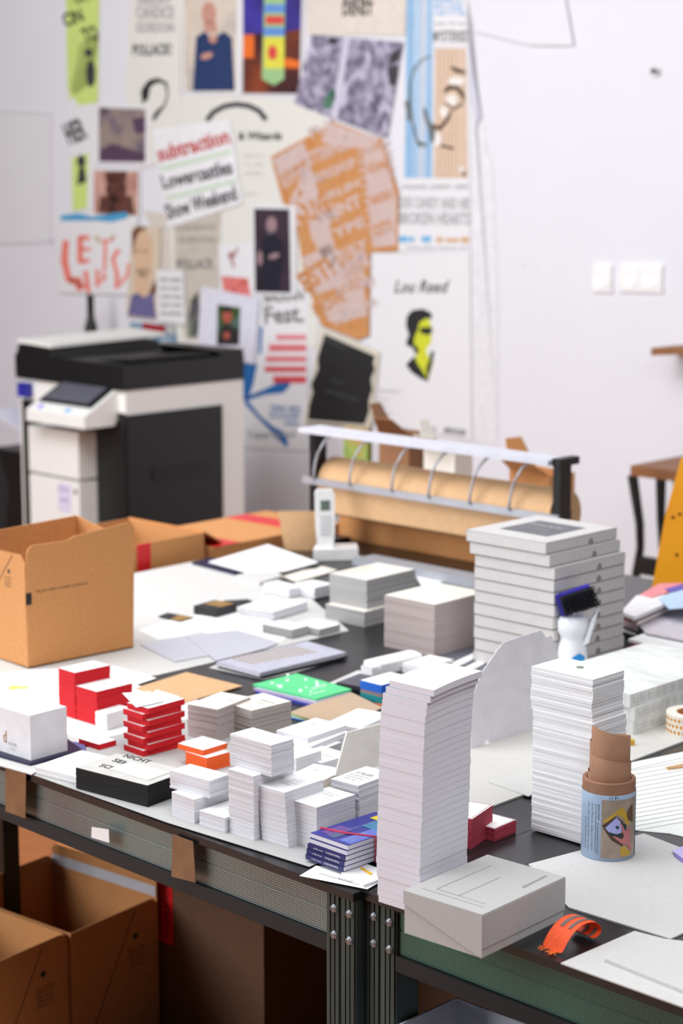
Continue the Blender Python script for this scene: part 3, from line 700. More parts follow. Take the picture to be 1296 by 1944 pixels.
rt = [RP(x, y, bq, bn) for x, y in ((1054, 1133), (1066, 1171), (1130, 1150), (1119, 1112))]
o = slab('brush_holder', rt, (0, .022, 0), br_m, r); oc = sum(rt, Vector()) / 4
bm = bmesh.new(); c0 = rt[0]
ux = (rt[3] - rt[0]); uy = (rt[1] - rt[0])
for i in range(16):
    for j in range(11):
        s = rt[0] + ux * (.10 + .88 * i / 15) + uy * (.07 + .86 * j / 10) - oc
        e = s + Vector((random.uniform(-.001, .001) + .002 + .004 * i / 15, -.016, .001 + random.uniform(-.001, .001)))
        tube(bm, [s, e], .0013, 5)
for j in range(10):
    s = rt[3] * 1.0 + uy * (.05 + .9 * j / 9) - oc + Vector((-.004, .0, 0)); tube(bm, [s + Vector((0, -.004, 0)), s + ux * .16 + uy * random.uniform(-.02, .02) + Vector((0, -.014, 0))], .0011, 5)
link('bristles', finish(bm), mat('bristle_black', (.06, .06, .08), .7), o)
bm = bmesh.new(); tube(bm, [(0, -.005, bz - .01), (-.002, -.009, bz + .006)], .008, 12); link('neck', finish(bm, smooth=True), MC['bottle_white'], r)

# eleven flat grey boxes
Gx = frame((1046, 1290), (1045, 1032), (920, 1003), (1183, 1001), ang=45.6)
boxm = mat('pale_grey_box', (.80, .785, .78), .85, var=.02, scale=100)
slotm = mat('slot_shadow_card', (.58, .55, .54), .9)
ga, gbb = .232, .205; gh = Gx.h / 11
gF = P(1048, 1290, .803)
def box_thing(i):
    off = [(0, 0), (.001, -.001), (0, .001), (0, 0), (-.001, 0), (.001, 0), (0, 0), (0, .001), (0, 0), (-.0035, .011), (-.006, .0185)][i]
    c = gF + Gx.ex * (ga / 2 + off[0]) + Gx.ey * (gbb / 2 + off[1])
    rr_ = empty('flat_box', (c.x, c.y, .803 + i * gh), Gx.ang + random.uniform(-.006, .006), 'flat pale grey box in the tall stack behind the bottle, %s' % nth(i, 11), 'box', 'flat grey boxes in the tall stack')
    box('base', (-ga / 2 + .0015, ga / 2 - .0015, -gbb / 2 + .0015, gbb / 2 - .0015, 0, .006), slotm, rr_)
    # lid: four walls and a top, with a thumb notch on the right-hand wall
    bm = bmesh.new(); z0_, z1_ = .0022, gh - .0004
    def wall_with_notch():
        n = 10; R = .009; pts = [(-ga / 2, z0_)]
        cx_ = .03
        pts += [(cx_ - R, z0_)] + [(cx_ - R * math.cos(math.pi * q / n), z0_ + R * 1.35 * math.sin(math.pi * q / n)) for q in range(1, n)] + [(cx_ + R, z0_)]
        pts += [(ga / 2, z0_), (ga / 2, z1_), (-ga / 2, z1_)]
        prism(bm, [(x, -gbb / 2, zz) for x, zz in pts], (0, .0015, 0))
    wall_with_notch()
    bx(bm, -ga / 2, -ga / 2 + .0015, -gbb / 2 + .0016, gbb / 2, z0_, z1_)
    bx(bm, ga / 2 - .0015, ga / 2, -gbb / 2 + .0016, gbb / 2, z0_, z1_); bx(bm, -ga / 2, ga / 2, gbb / 2 - .0015, gbb / 2, z0_, z1_)
    bx(bm, -ga / 2, ga / 2, -gbb / 2, gbb / 2, z1_ - .001, z1_ + .0002)
    lid = link('lid', finish(bm), boxm, rr_)
    box('inner_tray', (-ga / 2 + .002, ga / 2 - .002, -gbb / 2 + .002, gbb / 2 - .002, .006, gh - .003), slotm, rr_)
    if i == 10:
        box('printed_panel', (-.062, .065, -.063, .060, z1_ + .0003, z1_ + .0007), mat('panel_grey', (.42, .42, .44), .6), rr_)
        text('panel_lettering', [('WAGASHI', (.012, .05, z1_ + .0010), (0, -.085, 0), (.028, 0, 0)), ('atelier sweets', (-.015, .045, z1_ + .0010), (0, -.07, 0), (.010, 0, 0)), ('hand made confectionery', (-.045, .052, z1_ + .0010), (0, -.10, 0), (.006, 0, 0))], mat('panel_ink', (.70, .70, .72), .6), rr_)
for i in range(11): box_thing(i)

# wrapped reams
wrapm = photo('checked_wrap', [(.80, .81, .80), (.88, .89, .88), (.92, .92, .92)], 14, (3, 1, 1))
zr = .803
for i in range(3):
    ff = [(1202, 1394), (1196, 1368), (1199, 1343)][i]; c0 = P(1201, 1394, .803) + Vector((-.002 * i, 0, 0)); hr = (H(c0, 1320) - .803) / 3
    c = c0 + DR * .17 + DL * .105
    bm = bmesh.new(); bx(bm, -.17, .17, -.105, .105, 0, hr); me = finish(bm, bevel=.006, seg=3)
    o = link('wrapped_ream', me, wrapm, None, (c.x, c.y, zr), AR + [.0, .02, -.015][i])
    tag(o, 'paper ream in checked white wrapping beside the washi tape, %s' % ['bottom of three', 'middle of three', 'top of three'][i], 'paper ream', 'wrapped paper reams')
    bm = bmesh.new()
    for s in (-1, 1):
        prism(bm, [(-.1706, -.105 + .012, hr * .15), (-.1706, -.105 + .03, hr * .5), (-.1706, -.105 + .012, hr * .85), (-.1706, -.105 + .016, hr * .5)], (.0012, 0, 0)); break
    link('folded_flap', finish(bm), white, o)
    for kk in range(5):
        pass
    bm = bmesh.new()
    for kk in range(14): bx(bm, -.16 + kk * .024, -.1595 + kk * .024, -.1056, -.1050, .004, hr - .004)
    for kk in range(2): bx(bm, -.16, .16, -.1056, -.1050, .007 + kk * .006, .0074 + kk * .006)
    link('check_lines', finish(bm), lgink, o)
    zr += hr + .0004
# washi tape
wc = P(1312, 1392, .803)
r = empty('washi_tape', (wc.x, wc.y, .803), 0, 'roll of white washi tape with yellow pattern at the right edge', 'tape')
bm = bmesh.new(); lathe(bm, [(.028, 0), (.046, 0), (.046, .040), (.028, .040), (.028, 0)], 48); link('tape_roll', finish(bm), cream, r)
bm = bmesh.new(); lathe(bm, [(.0275, .0005), (.0275, .0395), (.026, .0395), (.026, .0005), (.0275, .0005)], 48); link('core', finish(bm), kraft, r)
bm = bmesh.new(); R_ = .0463
for a in range(0, 360, 11):
    for zz, da in ((.010, 0), (.021, 5.5), (.032, 0)):
        pts = []
        for (u, v) in ((0, -.0052), (2.0, -.0015), (4.6, 0), (2.0, .0015), (0, .0052), (-2.0, .0015), (-4.6, 0), (-2.0, -.0015)):
            an = math.radians(a + da + u); pts.append((R_ * math.cos(an), R_ * math.sin(an), zz + v))
        prism(bm, pts, (0, 0, .0001))
link('yellow_pattern', finish(bm), mat('tape_yellow', (.92, .66, .12), .5), r)
e = P(1190, 1414, .803); ye = box('eraser', (-.010, .012, -.006, .006, 0, .009), mat('eraser_yellow', (.82, .66, .20), .7), None, e, .3, .002); tag(ye, 'small yellow eraser behind the cardboard tube', 'eraser')
# wooden clip on the grid sheet
e = P(1284, 1458, .8012); r = empty('clothes_peg', e, .4, 'small pale wooden peg lying on the grid paper', 'peg')
box('jaw', (-.02, .02, -.004, .0, 0, .004), kraft2, r); box('jaw', (-.02, .02, .001, .005, 0, .004), kraft2, r, rotz=.15)
# lilac folded card
sheet('folded_card', 'lilac folded card at the right picture edge on the grey board', 'card', [(1275, 1615), (1296, 1606), (1340, 1620), (1310, 1640)], .8060, .0008, mat('lilac_card', (.78, .74, .92), .7))
sheet('folded_card', 'lower lilac leaf under the folded card at the right edge', 'card', [(1279, 1622), (1296, 1612), (1340, 1628), (1310, 1646)], .8023, .003, mat('lilac_dark', (.60, .54, .82), .7))
# pink-edged cards
C1 = frame((894, 1612), (897, 1556), (862, 1545), (923, 1527), z0=.8, bdim=.05)
stack('taller pink-edged card stack, right behind the notepad tower', C1, me=epink, layers=8, jit=.0006, lean=(.003, 0))
C2 = frame((938, 1598), (942, 1574), (905, 1561), (976, 1555), z0=.8, bdim=.05, adim=.055)
stack('low pink-edged card stack on the bare black table top', C2, me=epink, layers=6, jit=.0007, lean=(.002, 0))
for ff, nm in ((C1, 'pink_border'), (C2, 'pink_border')):
    par = [o for o in bpy.data.objects if o.name.startswith('card_stack') and (o.location - ff.c).length < 1e-5][0]
    bm = bmesh.new(); a_, b_ = ff.a / 2 - .002, ff.b / 2 - .002; zt = ff.h + .0002
    lx = .003 if ff is C1 else .002
    bx(bm, -a_ + lx, a_ + lx, -b_, -b_ + .0008, zt, zt + .0002); bx(bm, -a_ + lx, a_ + lx, b_ - .0008, b_, zt, zt + .0002)
    bx(bm, -a_ + lx, -a_ + .0008 + lx, -b_, b_, zt, zt + .0002); bx(bm, a_ - .0008 + lx, a_ + lx, -b_, b_, zt, zt + .0002)
    link(nm, finish(bm), epink, par)


# =====================================================================
# MIDDLE AND BACK OF THE TABLES
# =====================================================================
sheet('grey_sheet', 'left of two overlapping smooth grey sheets in the middle of the table', 'paper', [(266, 1224), (383, 1200), (500, 1225), (332, 1256)], .8021, .0012, mat('grey_smooth', (.76, .76, .80), .6, var=.01), 'smooth grey sheets')
sheet('grey_sheet', 'right of two overlapping smooth grey sheets, notched at its back edge', 'paper', [(352, 1207), (390, 1204), (450, 1197), (528, 1221), (500, 1232), (410, 1254)], .8033, .0012, MC['grey_smooth'], 'smooth grey sheets')
sheet('white_sheet', 'white sheet lying behind the two smooth grey sheets', 'paper', [(262, 1196), (345, 1170), (480, 1160), (560, 1200), (530, 1219), (450, 1196), (390, 1203), (300, 1214)], .8013, .0007, white)
sheet('kraft_sheet', 'pale kraft sheet on the black table behind the red bundles', 'kraft sheet', [(257, 1306), (353.6, 1275.7), (460, 1301.7), (338, 1337)], .8023, .0015, kraft2)
# portfolio with gold print
pz = .802
sheet('white_sheet', 'white sheet poking out below the gold-printed portfolio', 'paper', [(397, 1267), (470, 1240), (656, 1247), (560, 1276), (500, 1289)], .8001, .0012, offwhite)
for k, (lab, dx, m) in enumerate((('black folder, lowest of the portfolio pile', 3, black), ('grey folder, middle of the portfolio pile', -2, MC['grey_smooth']), ('lilac grey portfolio with gold print, top of its pile', 0, mat('lilac_grey', (.74, .74, .80), .5)))):
    po = sheet('portfolio', lab, 'folder', [(411 + dx, 1256 + (2 - k) * 4), (494 + dx, 1277 + (2 - k) * 4), (657 + dx, 1238 + (2 - k) * 4), (583 + dx, 1217 + (2 - k) * 4)], pz, .004, m, 'folders in the portfolio pile'); pz += .0042
gl = []
for k in range(11):
    x = 436 + k * 11.5; y = 1249 - k * 2.2
    a, b_ = P(x, y, pz), P(x + 46, y + 12, pz); c = P(x + 49, y + 11.3, pz); d = P(x + 3, y - .7, pz)
    gl.append([a, b_, c, d])
slab('gold_print', gl, (0, 0, .0003), mat('gold_print_ink', (.66, .56, .34), .5), po)
# green booklet pile and brown folder
for k, (lab, pts, m) in enumerate((('blue booklet lowest under the green one', [(484, 1313), (600, 1341), (660, 1322), (560, 1295)], mat('booklet_blue', (.15, .22, .60), .5)),
                                   ('lilac booklet between the blue and the green one', [(481, 1306), (598, 1334), (664, 1315), (562, 1286)], mat('booklet_lilac', (.74, .68, .80), .5)),
                                   ('bright green booklet with white speckled print', [(479.7, 1298.7), (600, 1326.5), (667, 1308), (563, 1278)], mat('booklet_green', (.36, .83, .55), .5, var=.03)))):
    g_ = sheet('booklet', lab, 'booklet', pts, .8002 + k * .0046, .0045, m, 'booklets in the green pile')
sp = []
for (x, y, s_) in ((516, 1297, 4), (532, 1303, 6), (545, 1291, 5), (543, 1289, 3), (546, 1281, 4), (570, 1311, 5), (581, 1305, 3), (580, 1290, 4), (602, 1300, 5), (601, 1295, 4), (590, 1312, 3), (526, 1301, 3)):
    z_ = .8002 + 3 * .0046
    sp.append([P(x + s_ * math.cos(a) * (1 if q % 2 else .6), y + s_ * .55 * math.sin(a), z_) for q, a in enumerate([i * math.pi / 4 for i in range(8)])])
slab('white_speckles', sp, (0, 0, .0003), mat('speckle_white', (.85, .95, .88), .6), g_)
zt_ = .8002 + 3 * .0046 + .0003
text('white_lettering', [('sommer', P(594, 1310, zt_) - g_.location, P(622, 1302, zt_) - P(594, 1310, zt_), P(590, 1305, zt_) - P(594, 1310, zt_)), ('programm', P(590, 1321, zt_) - g_.location, P(620, 1314, zt_) - P(590, 1321, zt_), P(586, 1316, zt_) - P(590, 1321, zt_))], MC['speckle_white'], g_)
for k, (lab, dx, dy, m) in enumerate((('blue folder, lowest edge showing left of the brown folder', -4, 9, mat('folder_blue', (.10, .45, .75), .5)), ('white folder between the blue and the green folder', -2, 6, white), ('light green folder edge just under the brown folder', -3, 3, mat('folder_green', (.62, .80, .55), .5)), ('flat brown card folder behind the white pads', 0, 0, tan))):
    sheet('folder', lab, 'folder', [(549 + dx, 1352 + dy), (640, 1382), (726, 1343), (660 + dx, 1311 + dy)], .8002 + k * .0022, .002, m, 'folders under and with the brown folder')
sheet('orange_sheet', 'orange sheet edge peeping out at the blue and teal box', 'paper', [(700, 1328), (724, 1340), (760, 1330), (740, 1318)], .8002, .001, mat('orange_paper', (.95, .50, .22), .6))
# dark grey box and blue/teal stack
f_ = frame((697, 1322), (699.6, 1305.7), (639.5, 1296), (745, 1289), z0=.8)
o = stack('dark charcoal flat box behind the brown folder', f_, 'box', 'flat_box', mt=mat('charcoal', (.36, .35, .39), .7), me=mat('charcoal_dark', (.14, .13, .16), .6), layers=1, jit=0, group=None)
zz_ = .8015
for k, (lab, hh, m) in enumerate((('teal-edged card bundle at the bottom, beside the dark box', .014, 'teal'), ('thin brown-edged card bundle on the teal one', .006, 'brown'), ('blue-edged white card bundle on top, beside the dark box', .017, 'blue'))):
    mm = {'teal': edge('teal_edge', (.06, .52, .55)), 'brown': edge('brown_edge', (.55, .45, .42)), 'blue': edge('blue_edge', (.08, .38, .80))}[m]
    ff = Fr(); ff.a, ff.b, ff.h = .085, .055, hh; ff.ang = AR; ff.z0 = zz_; c = P(727, 1339, .8) + DR * .0425 + DL * .0275 + DL * .004; ff.c = Vector((c.x, c.y, zz_))
    stack(lab, ff, layers=2, jit=.0005, me=mm, mt=white, group='coloured bundles beside the dark box'); zz_ += hh
# white folded paper bundle and strips
def rounded_block(label, f, m, grp=None):
    bm = bmesh.new(); n = 8; a2, b2 = f.a / 2, f.b / 2
    pr = [(-b2, 0), (-b2, f.h * .75)] + [(-b2 + b2 * 2 * (1 - math.cos(math.pi * q / n)) / 2, f.h * .75 + f.h * .25 * math.sin(math.pi * q / n)) for q in range(1, n)] + [(b2, f.h * .75), (b2, 0)]
    prism(bm, [(-a2, y, zq) for y, zq in pr], (f.a, 0, 0))
    o = link('folded_bundle', finish(bm), m, None, f.c, f.ang); tag(o, label, 'paper bundle', grp)
    return o
f_ = frame((722, 1282), (722, 1258), (697, 1248), (795, 1238), z0=.8); f_.h *= 1.0
rounded_block('white bulging bundle of folded paper in front of the beige block', f_, white, 'folded paper bundles')
f_ = frame((706, 1284), (706, 1265), (692, 1260), (725, 1258), z0=.8, adim=.03, bdim=.03)
rounded_block('small white folded bundle left of the larger bulging one', f_, ewhite2, 'folded paper bundles')
f_ = frame(None, (808, 1268), (754, 1263), (858, 1260), h=.02, z0=.8, adim=.09, bdim=.06)
stack('low white card pile just behind the notepad tower', f_, layers=4, jit=.0006, me=ewhite2, lines=ln3)
# big blocks
T1 = frame((691, 1191), (691, 1162), (611, 1148), (791, 1140), z0=.8)
T1.a, T1.b = .165, .118
stack('lower grey-edged postcard block with a white shelf-like top', T1, 'postcards', layers=8, jit=.0008, me=egrey, mt=cream, group='large postcard blocks')
f_ = frame((695.8, 1157), (694, 1101.8), (618.6, 1088), (791.5, 1077), z0=T1.z1, ang=47.5)
f_.a, f_.b = .165, .112; f_.c = f_.F + f_.ex * f_.a / 2 + f_.ey * f_.b / 2
o = stack('upper grey-edged postcard block with faint gold print, beside the phone', f_, 'postcards', layers=10, jit=.001, me=egrey, mt=cream, group='large postcard blocks')
text('gold_print', [('HOCHZEIT', (-.05, .03, f_.h + .0015), (.09, 0, 0), (0, .012, 0)), ('einladung', (-.05, .01, f_.h + .0015), (.07, 0, 0), (0, .008, 0))], mat('pale_gold', (.80, .76, .62), .5), o)
T2 = frame((824, 1248), (827, 1148), (744.5, 1126.5), (916.4, 1122), z0=.8, ang=47)
stack('beige-edged postcard block left of the tall grey box stack', T2, 'postcards', layers=9, jit=.0007, me=ebeige, mt=cream, group='large postcard blocks')
# stuff between T2 and box stack: dark grey board with white strips
sheet('dark_board', 'dark grey board lying between the beige block and the box stack', 'board', [(800, 1262), (930, 1205), (985, 1235), (880, 1300)], .8001, .002, mat('dark_grey_card', (.40, .40, .44), .6))
sheet('paper_strip', 'left white paper strip on the dark grey board', 'paper strip', [(850, 1262), (935, 1222), (940, 1229), (862, 1268)], .8022, .003, white, 'white paper strips')
sheet('paper_strip', 'right white paper strip on the dark grey board', 'paper strip', [(875, 1270), (945, 1236), (950, 1242), (885, 1277)], .8022, .003, white, 'white paper strips')
f_ = frame((930, 1216), (930, 1140), (910, 1135), (945, 1133), z0=.8, adim=.05, bdim=.03)
stack('narrow white card stack squeezed between beige block and box stack', f_, layers=8, jit=.001, me=ewhite2)
sheet('white_sheet', 'white sheet strip on the black table behind the green booklet', 'paper', [(616, 1300), (680, 1272), (690, 1276), (650, 1296)], .8001, .001, offwhite)
# small stacks further back
sm = [('pair of white pads, front left one, by the black table corner', (554, 1211.7), (554, 1196), (497, 1185), (587.5, 1188), 'pad'),
      ('pair of white pads, back right one, by the black table corner', (605.6, 1207), (605.6, 1195), (560, 1183), (640, 1184), 'pad'),
      ('wide white block of cards beside the black and gold box', (519.4, 1177), (519.4, 1161.7), (455.6, 1150.6), (580.6, 1142), 'card'),
      ('small white card stack with dark shaded side, left of the pair', (548.6, 1135), (548.6, 1118.6), (508, 1106), (568, 1112), 'card'),
      ('small white card stack next to the big grey-edged blocks', (597, 1137), (597, 1116), (570, 1106), (618, 1106), 'card')]
for lab, fb, ft, lt, rt_, kd in sm:
    ff = frame(fb, ft, lt, rt_, z0=.8032)
    stack(lab, ff, 'notepad' if kd == 'pad' else 'business cards', 'notepad' if kd == 'pad' else 'card_stack', layers=3, jit=.001, me=egrey if kd == 'pad' else ewhite, group='small white stacks at the back')
# black box with gold label and flat black-gold card
f_ = frame((410, 1172), (410, 1157), (367, 1150), (450, 1146), z0=.803)
o = box('gift_box', (-f_.a / 2, f_.a / 2, -f_.b / 2, f_.b / 2, 0, f_.h), black, None, f_.c, f_.ang, .004); tag(o, 'small black box with gold label lying on the white cover sheet', 'box')
box('gold_label', (-.01, f_.a * .46, -f_.b * .42, f_.b * .35, f_.h, f_.h + .0006), gold, o)
o = sheet('business_card', 'flat black and gold card left of the small black box', 'business card', [(300, 1170), (318, 1163), (368, 1171.5), (342, 1179.7)], .803, .0012, black)
slab('gold_half', [P(x, y, .8045) for x, y in ((323, 1175.5), (340, 1167), (367, 1171.5), (342, 1179))], (0, 0, .0002), gold, o)
sheet('envelope', 'black envelope behind the small black gift box', 'envelope', [(424, 1140), (470, 1137), (482, 1143), (440, 1150)], .803, .002, black)
# board pile at the far end
zb_ = .8012
for lab, pts, th, m, cat in (('navy folder sticking out left under the board pile', [(364, 1067), (400, 1058), (480, 1078), (445, 1088)], .006, navy, 'folder'),
                        ('black clipboard under the board pile near the phone', [(512, 1041), (535, 1040), (612, 1070), (600, 1077), (540, 1082)], .006, black, 'clipboard'),
                        ('small thick white board pile in front of the clipboard', [(451, 1091), (492, 1105), (537, 1092), (510, 1078)], .010, offwhite, 'board'),
                        ('long white card right of the small board pile', [(536, 1094), (564, 1104), (640, 1082), (600, 1072)], .003, cream, 'card')):
    sheet('flat_' + cat, lab, cat, pts, zb_, th, m)
sheet('white_board', 'large white board on top of the far board pile', 'board', [(396, 1066), (508, 1033), (604, 1067), (540, 1084), (470, 1086)], zb_ + .0102, .003, white)
sheet('white_sheet', 'white sheet between the postcard blocks and the roll cutter', 'paper', [(790, 1094), (800, 1083), (862, 1095), (840, 1105), (800, 1112)], .8001, .0012, white)
# KRAFT BOX on the table -------------------------------------------------
Kb = frame((53.7, 1268), (51, 1050), (-60, 1008), (246, 1010), z0=.8035, ang=42)
def mailer(name, label, F, ang, a, b, h, tall, group, strip=False, mk=True, flapside='R', colour=None, flare=.02, z0=None, interior_strip=False):
    """open-topped mailer: origin at front corner base; x right-away, y left-away"""
    m = colour or kraft
    r = empty(name, F, ang, label, 'box', group); t = .003
    bm = bmesh.new(); bx(bm, 0, a, 0, b, 0, t); link('bottom_panel', finish(bm), m, r)
    def panel(nm, pts, off):
        bm = bmesh.new(); prism(bm, pts, off); return link(nm, finish(bm), m, r)
    c = .018
    def arc(cx, cz, s0, s1, fx):
        return [(cx + c * math.cos(math.radians(s0 + (s1 - s0) * q / 5)), cz + c * math.sin(math.radians(s0 + (s1 - s0) * q / 5))) for q in range(6)]
    prof = [(0, 0), (a, 0), (a + flare * .4, tall - c)] + [(x, zq) for x, zq in arc(a + flare * .4 - c, tall - c, 0, 90, 1)] + [(a * .45, tall - .012), (a * .40, tall - .018)] + [(x, zq) for x, zq in arc(c + .004, tall - c - .018, 90, 180, 1)]
    side = panel('tall_panel', [((x), 0, zq) for x, zq in prof], (0, t, 0)) if flapside == 'R' else panel('side_panel', [(0, 0, 0), (a, 0, 0), (a, 0, h), (0, 0, h)], (0, t, 0))
    front = panel('side_panel', [(0, t, 0), (0, b - t, 0), (0, b - t, h), (0, .02, h + .004 if flapside == 'R' else h), (0, t, h - .012)], (t, 0, 0))
    panel('side_panel', [(a - t, t, 0), (a - t, b - t, 0), (a - t, b - t, h + (.03 if flapside == 'R' else .0)), (a - t, t, h)], (t, 0, 0))
    if flapside == 'R':
        panel('back_panel', [(0, b - t, 0), (a, b - t, 0), (a, b - t, h + .03), (0, b - t, h + .02)], (0, t, 0))
    bpy.context.view_layer.update()
    return r, side, front
kr, sd, fr_ = mailer('kraft_box', 'open kraft cardboard box standing on the left table by the red cards', Kb.F, Kb.ang, .262, .20, .226, .268, None)
dk_ = mat('dark_print', (.15, .13, .13), .7)
text('printed_line', [('bitte hier oeffnen und wieder verschliessen', (.024, -.0004, .152), (.125, 0, .0), (0, 0, .006))], mat('brown_ink', (.38, .27, .18), .8), sd)
box('tape_tab', (-.001, .012, -.001, .0, .130, .154), black, sd)
bm = bmesh.new(); bx(bm, -.0004, 0, .058, .066, .186, .194); link('round_mark', finish(bm, bevel=.002), dk_, fr_)
text('small_print', [(s_, (-.0004, .078, .176 - q * .006), (0, -.024, 0), (0, 0, .004)) for q, s_ in enumerate(('Bitte trocken', 'lagern und', 'flach falten', 'danke'))], MC['brown_ink'], fr_)
bm = bmesh.new(); prism(bm, [(-.0004, .045, .226), (-.0004, .048, .226), (-.0004, .125, .14), (-.0004, .122, .14)], (.0002, 0, 0)); link('fold_line', finish(bm), MC['brown_ink'], fr_)
# kraft boxes with red tape beyond the far table end: standing on the floor
def carton(label, px, z1, dims, rz, flap=True, group='cartons with red tape', tapes=(), at=None):
    F = at if at is not None else P(px[0], px[1], z1); a, b = dims
    r = empty('carton', (F.x, F.y, 0), rz, label, 'carton', group)
    bm = bmesh.new(); t = .004
    for q in ((0, a, 0, t), (0, a, b - t, b), (0, t, t, b - t), (a - t, a, t, b - t)): bx(bm, *q, 0, z1)
    bx(bm, 0, a, 0, b, 0, t); link('carton_body', finish(bm), kraft, r)
    if flap:
        bm = bmesh.new(); prism(bm, [(a, 0, z1), (a, b, z1), (a + .10, b - .03, z1 - .05), (a + .10, .03, z1 - .05)], (0, 0, .004)); link('flap', finish(bm), kraft, r)
    for (u0, u1, zz0, zz1) in tapes:
        box('red_tape', (u0, u1, -.0012, -.0002, zz0, zz1), redtape, r)
    return r
ce = P(252, 1086, .80); ce.z = 0; ce = ce + DL * .03
carton('open carton with red tape behind the kraft box, beyond the table end', (0, 0), .86, (.27, .30), AR, tapes=((.04, .085, .45, .86),), at=ce + DR * .0)
carton('lower carton with two red tape strips between table end and copier', (0, 0), .81, (.50, .30), AR, flap=False, tapes=(), at=ce + DR * .29)
cr = [o for o in bpy.data.objects if o.get('label', '').startswith('lower carton')][0]
box('lid_flap', (0, .50, 0, .30, .81, .815), kraft, cr)
box('red_tape', (.02, .11, -.0006, .30, .815, .8158), redtape, cr); box('red_tape', (.34, .42, -.0006, .30, .815, .8158), redtape, cr)

# PHONE -------------------------------------------------------------------
pc = P(636, 1058, .803)
r = empty('cordless_phone', (pc.x, pc.y, .8014), math.radians(8), 'white cordless phone standing upright in its charging base', 'phone')
phw = mat('phone_white', (.90, .90, .90), .35)
bm = bmesh.new(); prism(bm, [(-.062, -.035, 0), (.055, -.035, 0), (.062, .04, 0), (-.045, .04, 0)], (0, 0, .030)); me = finish(bm, bevel=.006, seg=3); link('charging_base', me, phw, r)
bm = bmesh.new(); pr = [(-.019, 0), (.019, 0), (.0235, .05), (.0245, .10), (.0245, .142), (.020, .152), (-.020, .152), (-.0245, .142), (-.0245, .10), (-.0235, .05)]
prism(bm, [(x, -.012 + zq * .12, zq) for x, zq in pr], (0, .022, 0)); hs = link('handset', finish(bm, bevel=.003, seg=2), phw, r, (-.026, -.004, .026))
bm = bmesh.new(); prism(bm, [(x, -.0128 + zq * .12, zq) for x, zq in ((-.0125, .100), (.0125, .100), (.0125, .126), (-.0125, .126))], (0, .001, 0)); link('display', finish(bm), mat('display_green_grey', (.36, .42, .38), .3), hs)
bm = bmesh.new()
for i in range(3):
    for j in range(5): bx(bm, -.013 + i * .010, -.007 + i * .010, -.0128 + (.04 + j * .011) * .12 - .0008, -.0128 + (.04 + j * .011) * .12 + .001, .036 + j * .011, .042 + j * .011)
link('keypad', finish(bm), mat('key_grey', (.72, .73, .74), .5), hs)

# KRAFT ROLL CUTTER ---------------------------------------------------------
C0 = P(1065, 1125, .8); aC = math.radians(45.8); 
r = empty('roll_cutter', C0, aC, 'kraft paper roll dispenser with white top rail and wire hoops, back of the table', 'paper dispenser')
Lc = .845; zt_ = H(C0, 872) - .8; xr = .0
for y in (.0, Lc - .03): box('post', (-.012, .030, y, y + .022, 0, zt_ - .002), blackm, r)
bm = bmesh.new(); bx(bm, -.03, .045, -.012, .012, zt_ - .014, zt_ + .004); link('end_cap', finish(bm, bevel=.003), blackm, r)
box('top_rail', (-.045, .035, .012, Lc, zt_ - .012, zt_), mat('rail_white', (.80, .80, .84), .6), r)
ctr = (.055, zt_ - .145); R_ = .062
bm = bmesh.new(); n = 40
rings = [[bm.verts.new((ctr[0] + R_ * math.cos(q * 2 * math.pi / n), y, ctr[1] + R_ * math.sin(q * 2 * math.pi / n))) for q in range(n)] for y in (.035, Lc - .035)]
for q in range(n): bm.faces.new((rings[0][q], rings[0][(q + 1) % n], rings[1][(q + 1) % n], rings[1][q]))
bm.faces.new(rings[0]); bm.faces.new(rings[1][::-1]); me = finish(bm)
link('paper_roll', me, kraft2, r)
bm = bmesh.new(); lathe(bm, [(0, 0), (.02, 0), (.02, .004), (0, .004)], 20); o = link('roll_core', finish(bm), kraftd, r, (ctr[0], .034, ctr[1])); o.rotation_euler = (math.pi / 2, 0, 0)
zm = ctr[1] + .012
box('tear_bar', (-.02, -.008, .0, Lc + .012, zm - .018, zm), silver, r)
bm = bmesh.new(); prism(bm, [(-.006, .03, zm - .016), (-.006, Lc - .01, zm - .016), (-.002, Lc - .01, zm - .090), (-.002, .03, zm - .090)], (.002, 0, 0)); link('hanging_paper', finish(bm), kraft2, r)
bm = bmesh.new(); prism(bm, [(-.002, .03, zm - .090), (-.002, Lc - .01, zm - .090), (.045, Lc - .01, zm - .105), (.045, .03, zm - .105)], (.002, 0, .002)); link('paper_fold', finish(bm), kraft2, r)
for px_ in (597, 665, 745, 815, 893, 968):
    q = RP(px_, 900 + (px_ - 571) * .161, C0 - Vector((math.cos(aC), math.sin(aC), 0)) * .02, Vector((math.cos(aC), math.sin(aC), 0)))
    y = (q - C0).dot(Vector((-math.sin(aC), math.cos(aC), 0)))
    bm = bmesh.new(); pts = []
    for s_ in range(9):
        a = math.radians(s_ * 90 / 8); pts.append((-.024 + .040 * (1 - math.cos(a)), y - .055 * (1 - math.cos(a)), zm - .004 + (zt_ - .012 - zm + .004) * math.sin(a)))
    tube(bm, pts, .0035, 8); link('wire_hoop', finish(bm, smooth=True), silver, r)
bm = bmesh.new()
bx(bm, -.11, -.03, .0, Lc - .26, .0, .016); bx(bm, -.11, -.09, .0, Lc - .26, .016, .022)
link('base_rail', finish(bm), mat('rail_grey', (.66, .67, .70), .4, .2), r)
bm = bmesh.new(); bx(bm, -.03, .10, Lc - .05, Lc + .01, 0, .016); bx(bm, -.03, .10, -.01, .04, 0, .016); link('foot', finish(bm), blackm, r)
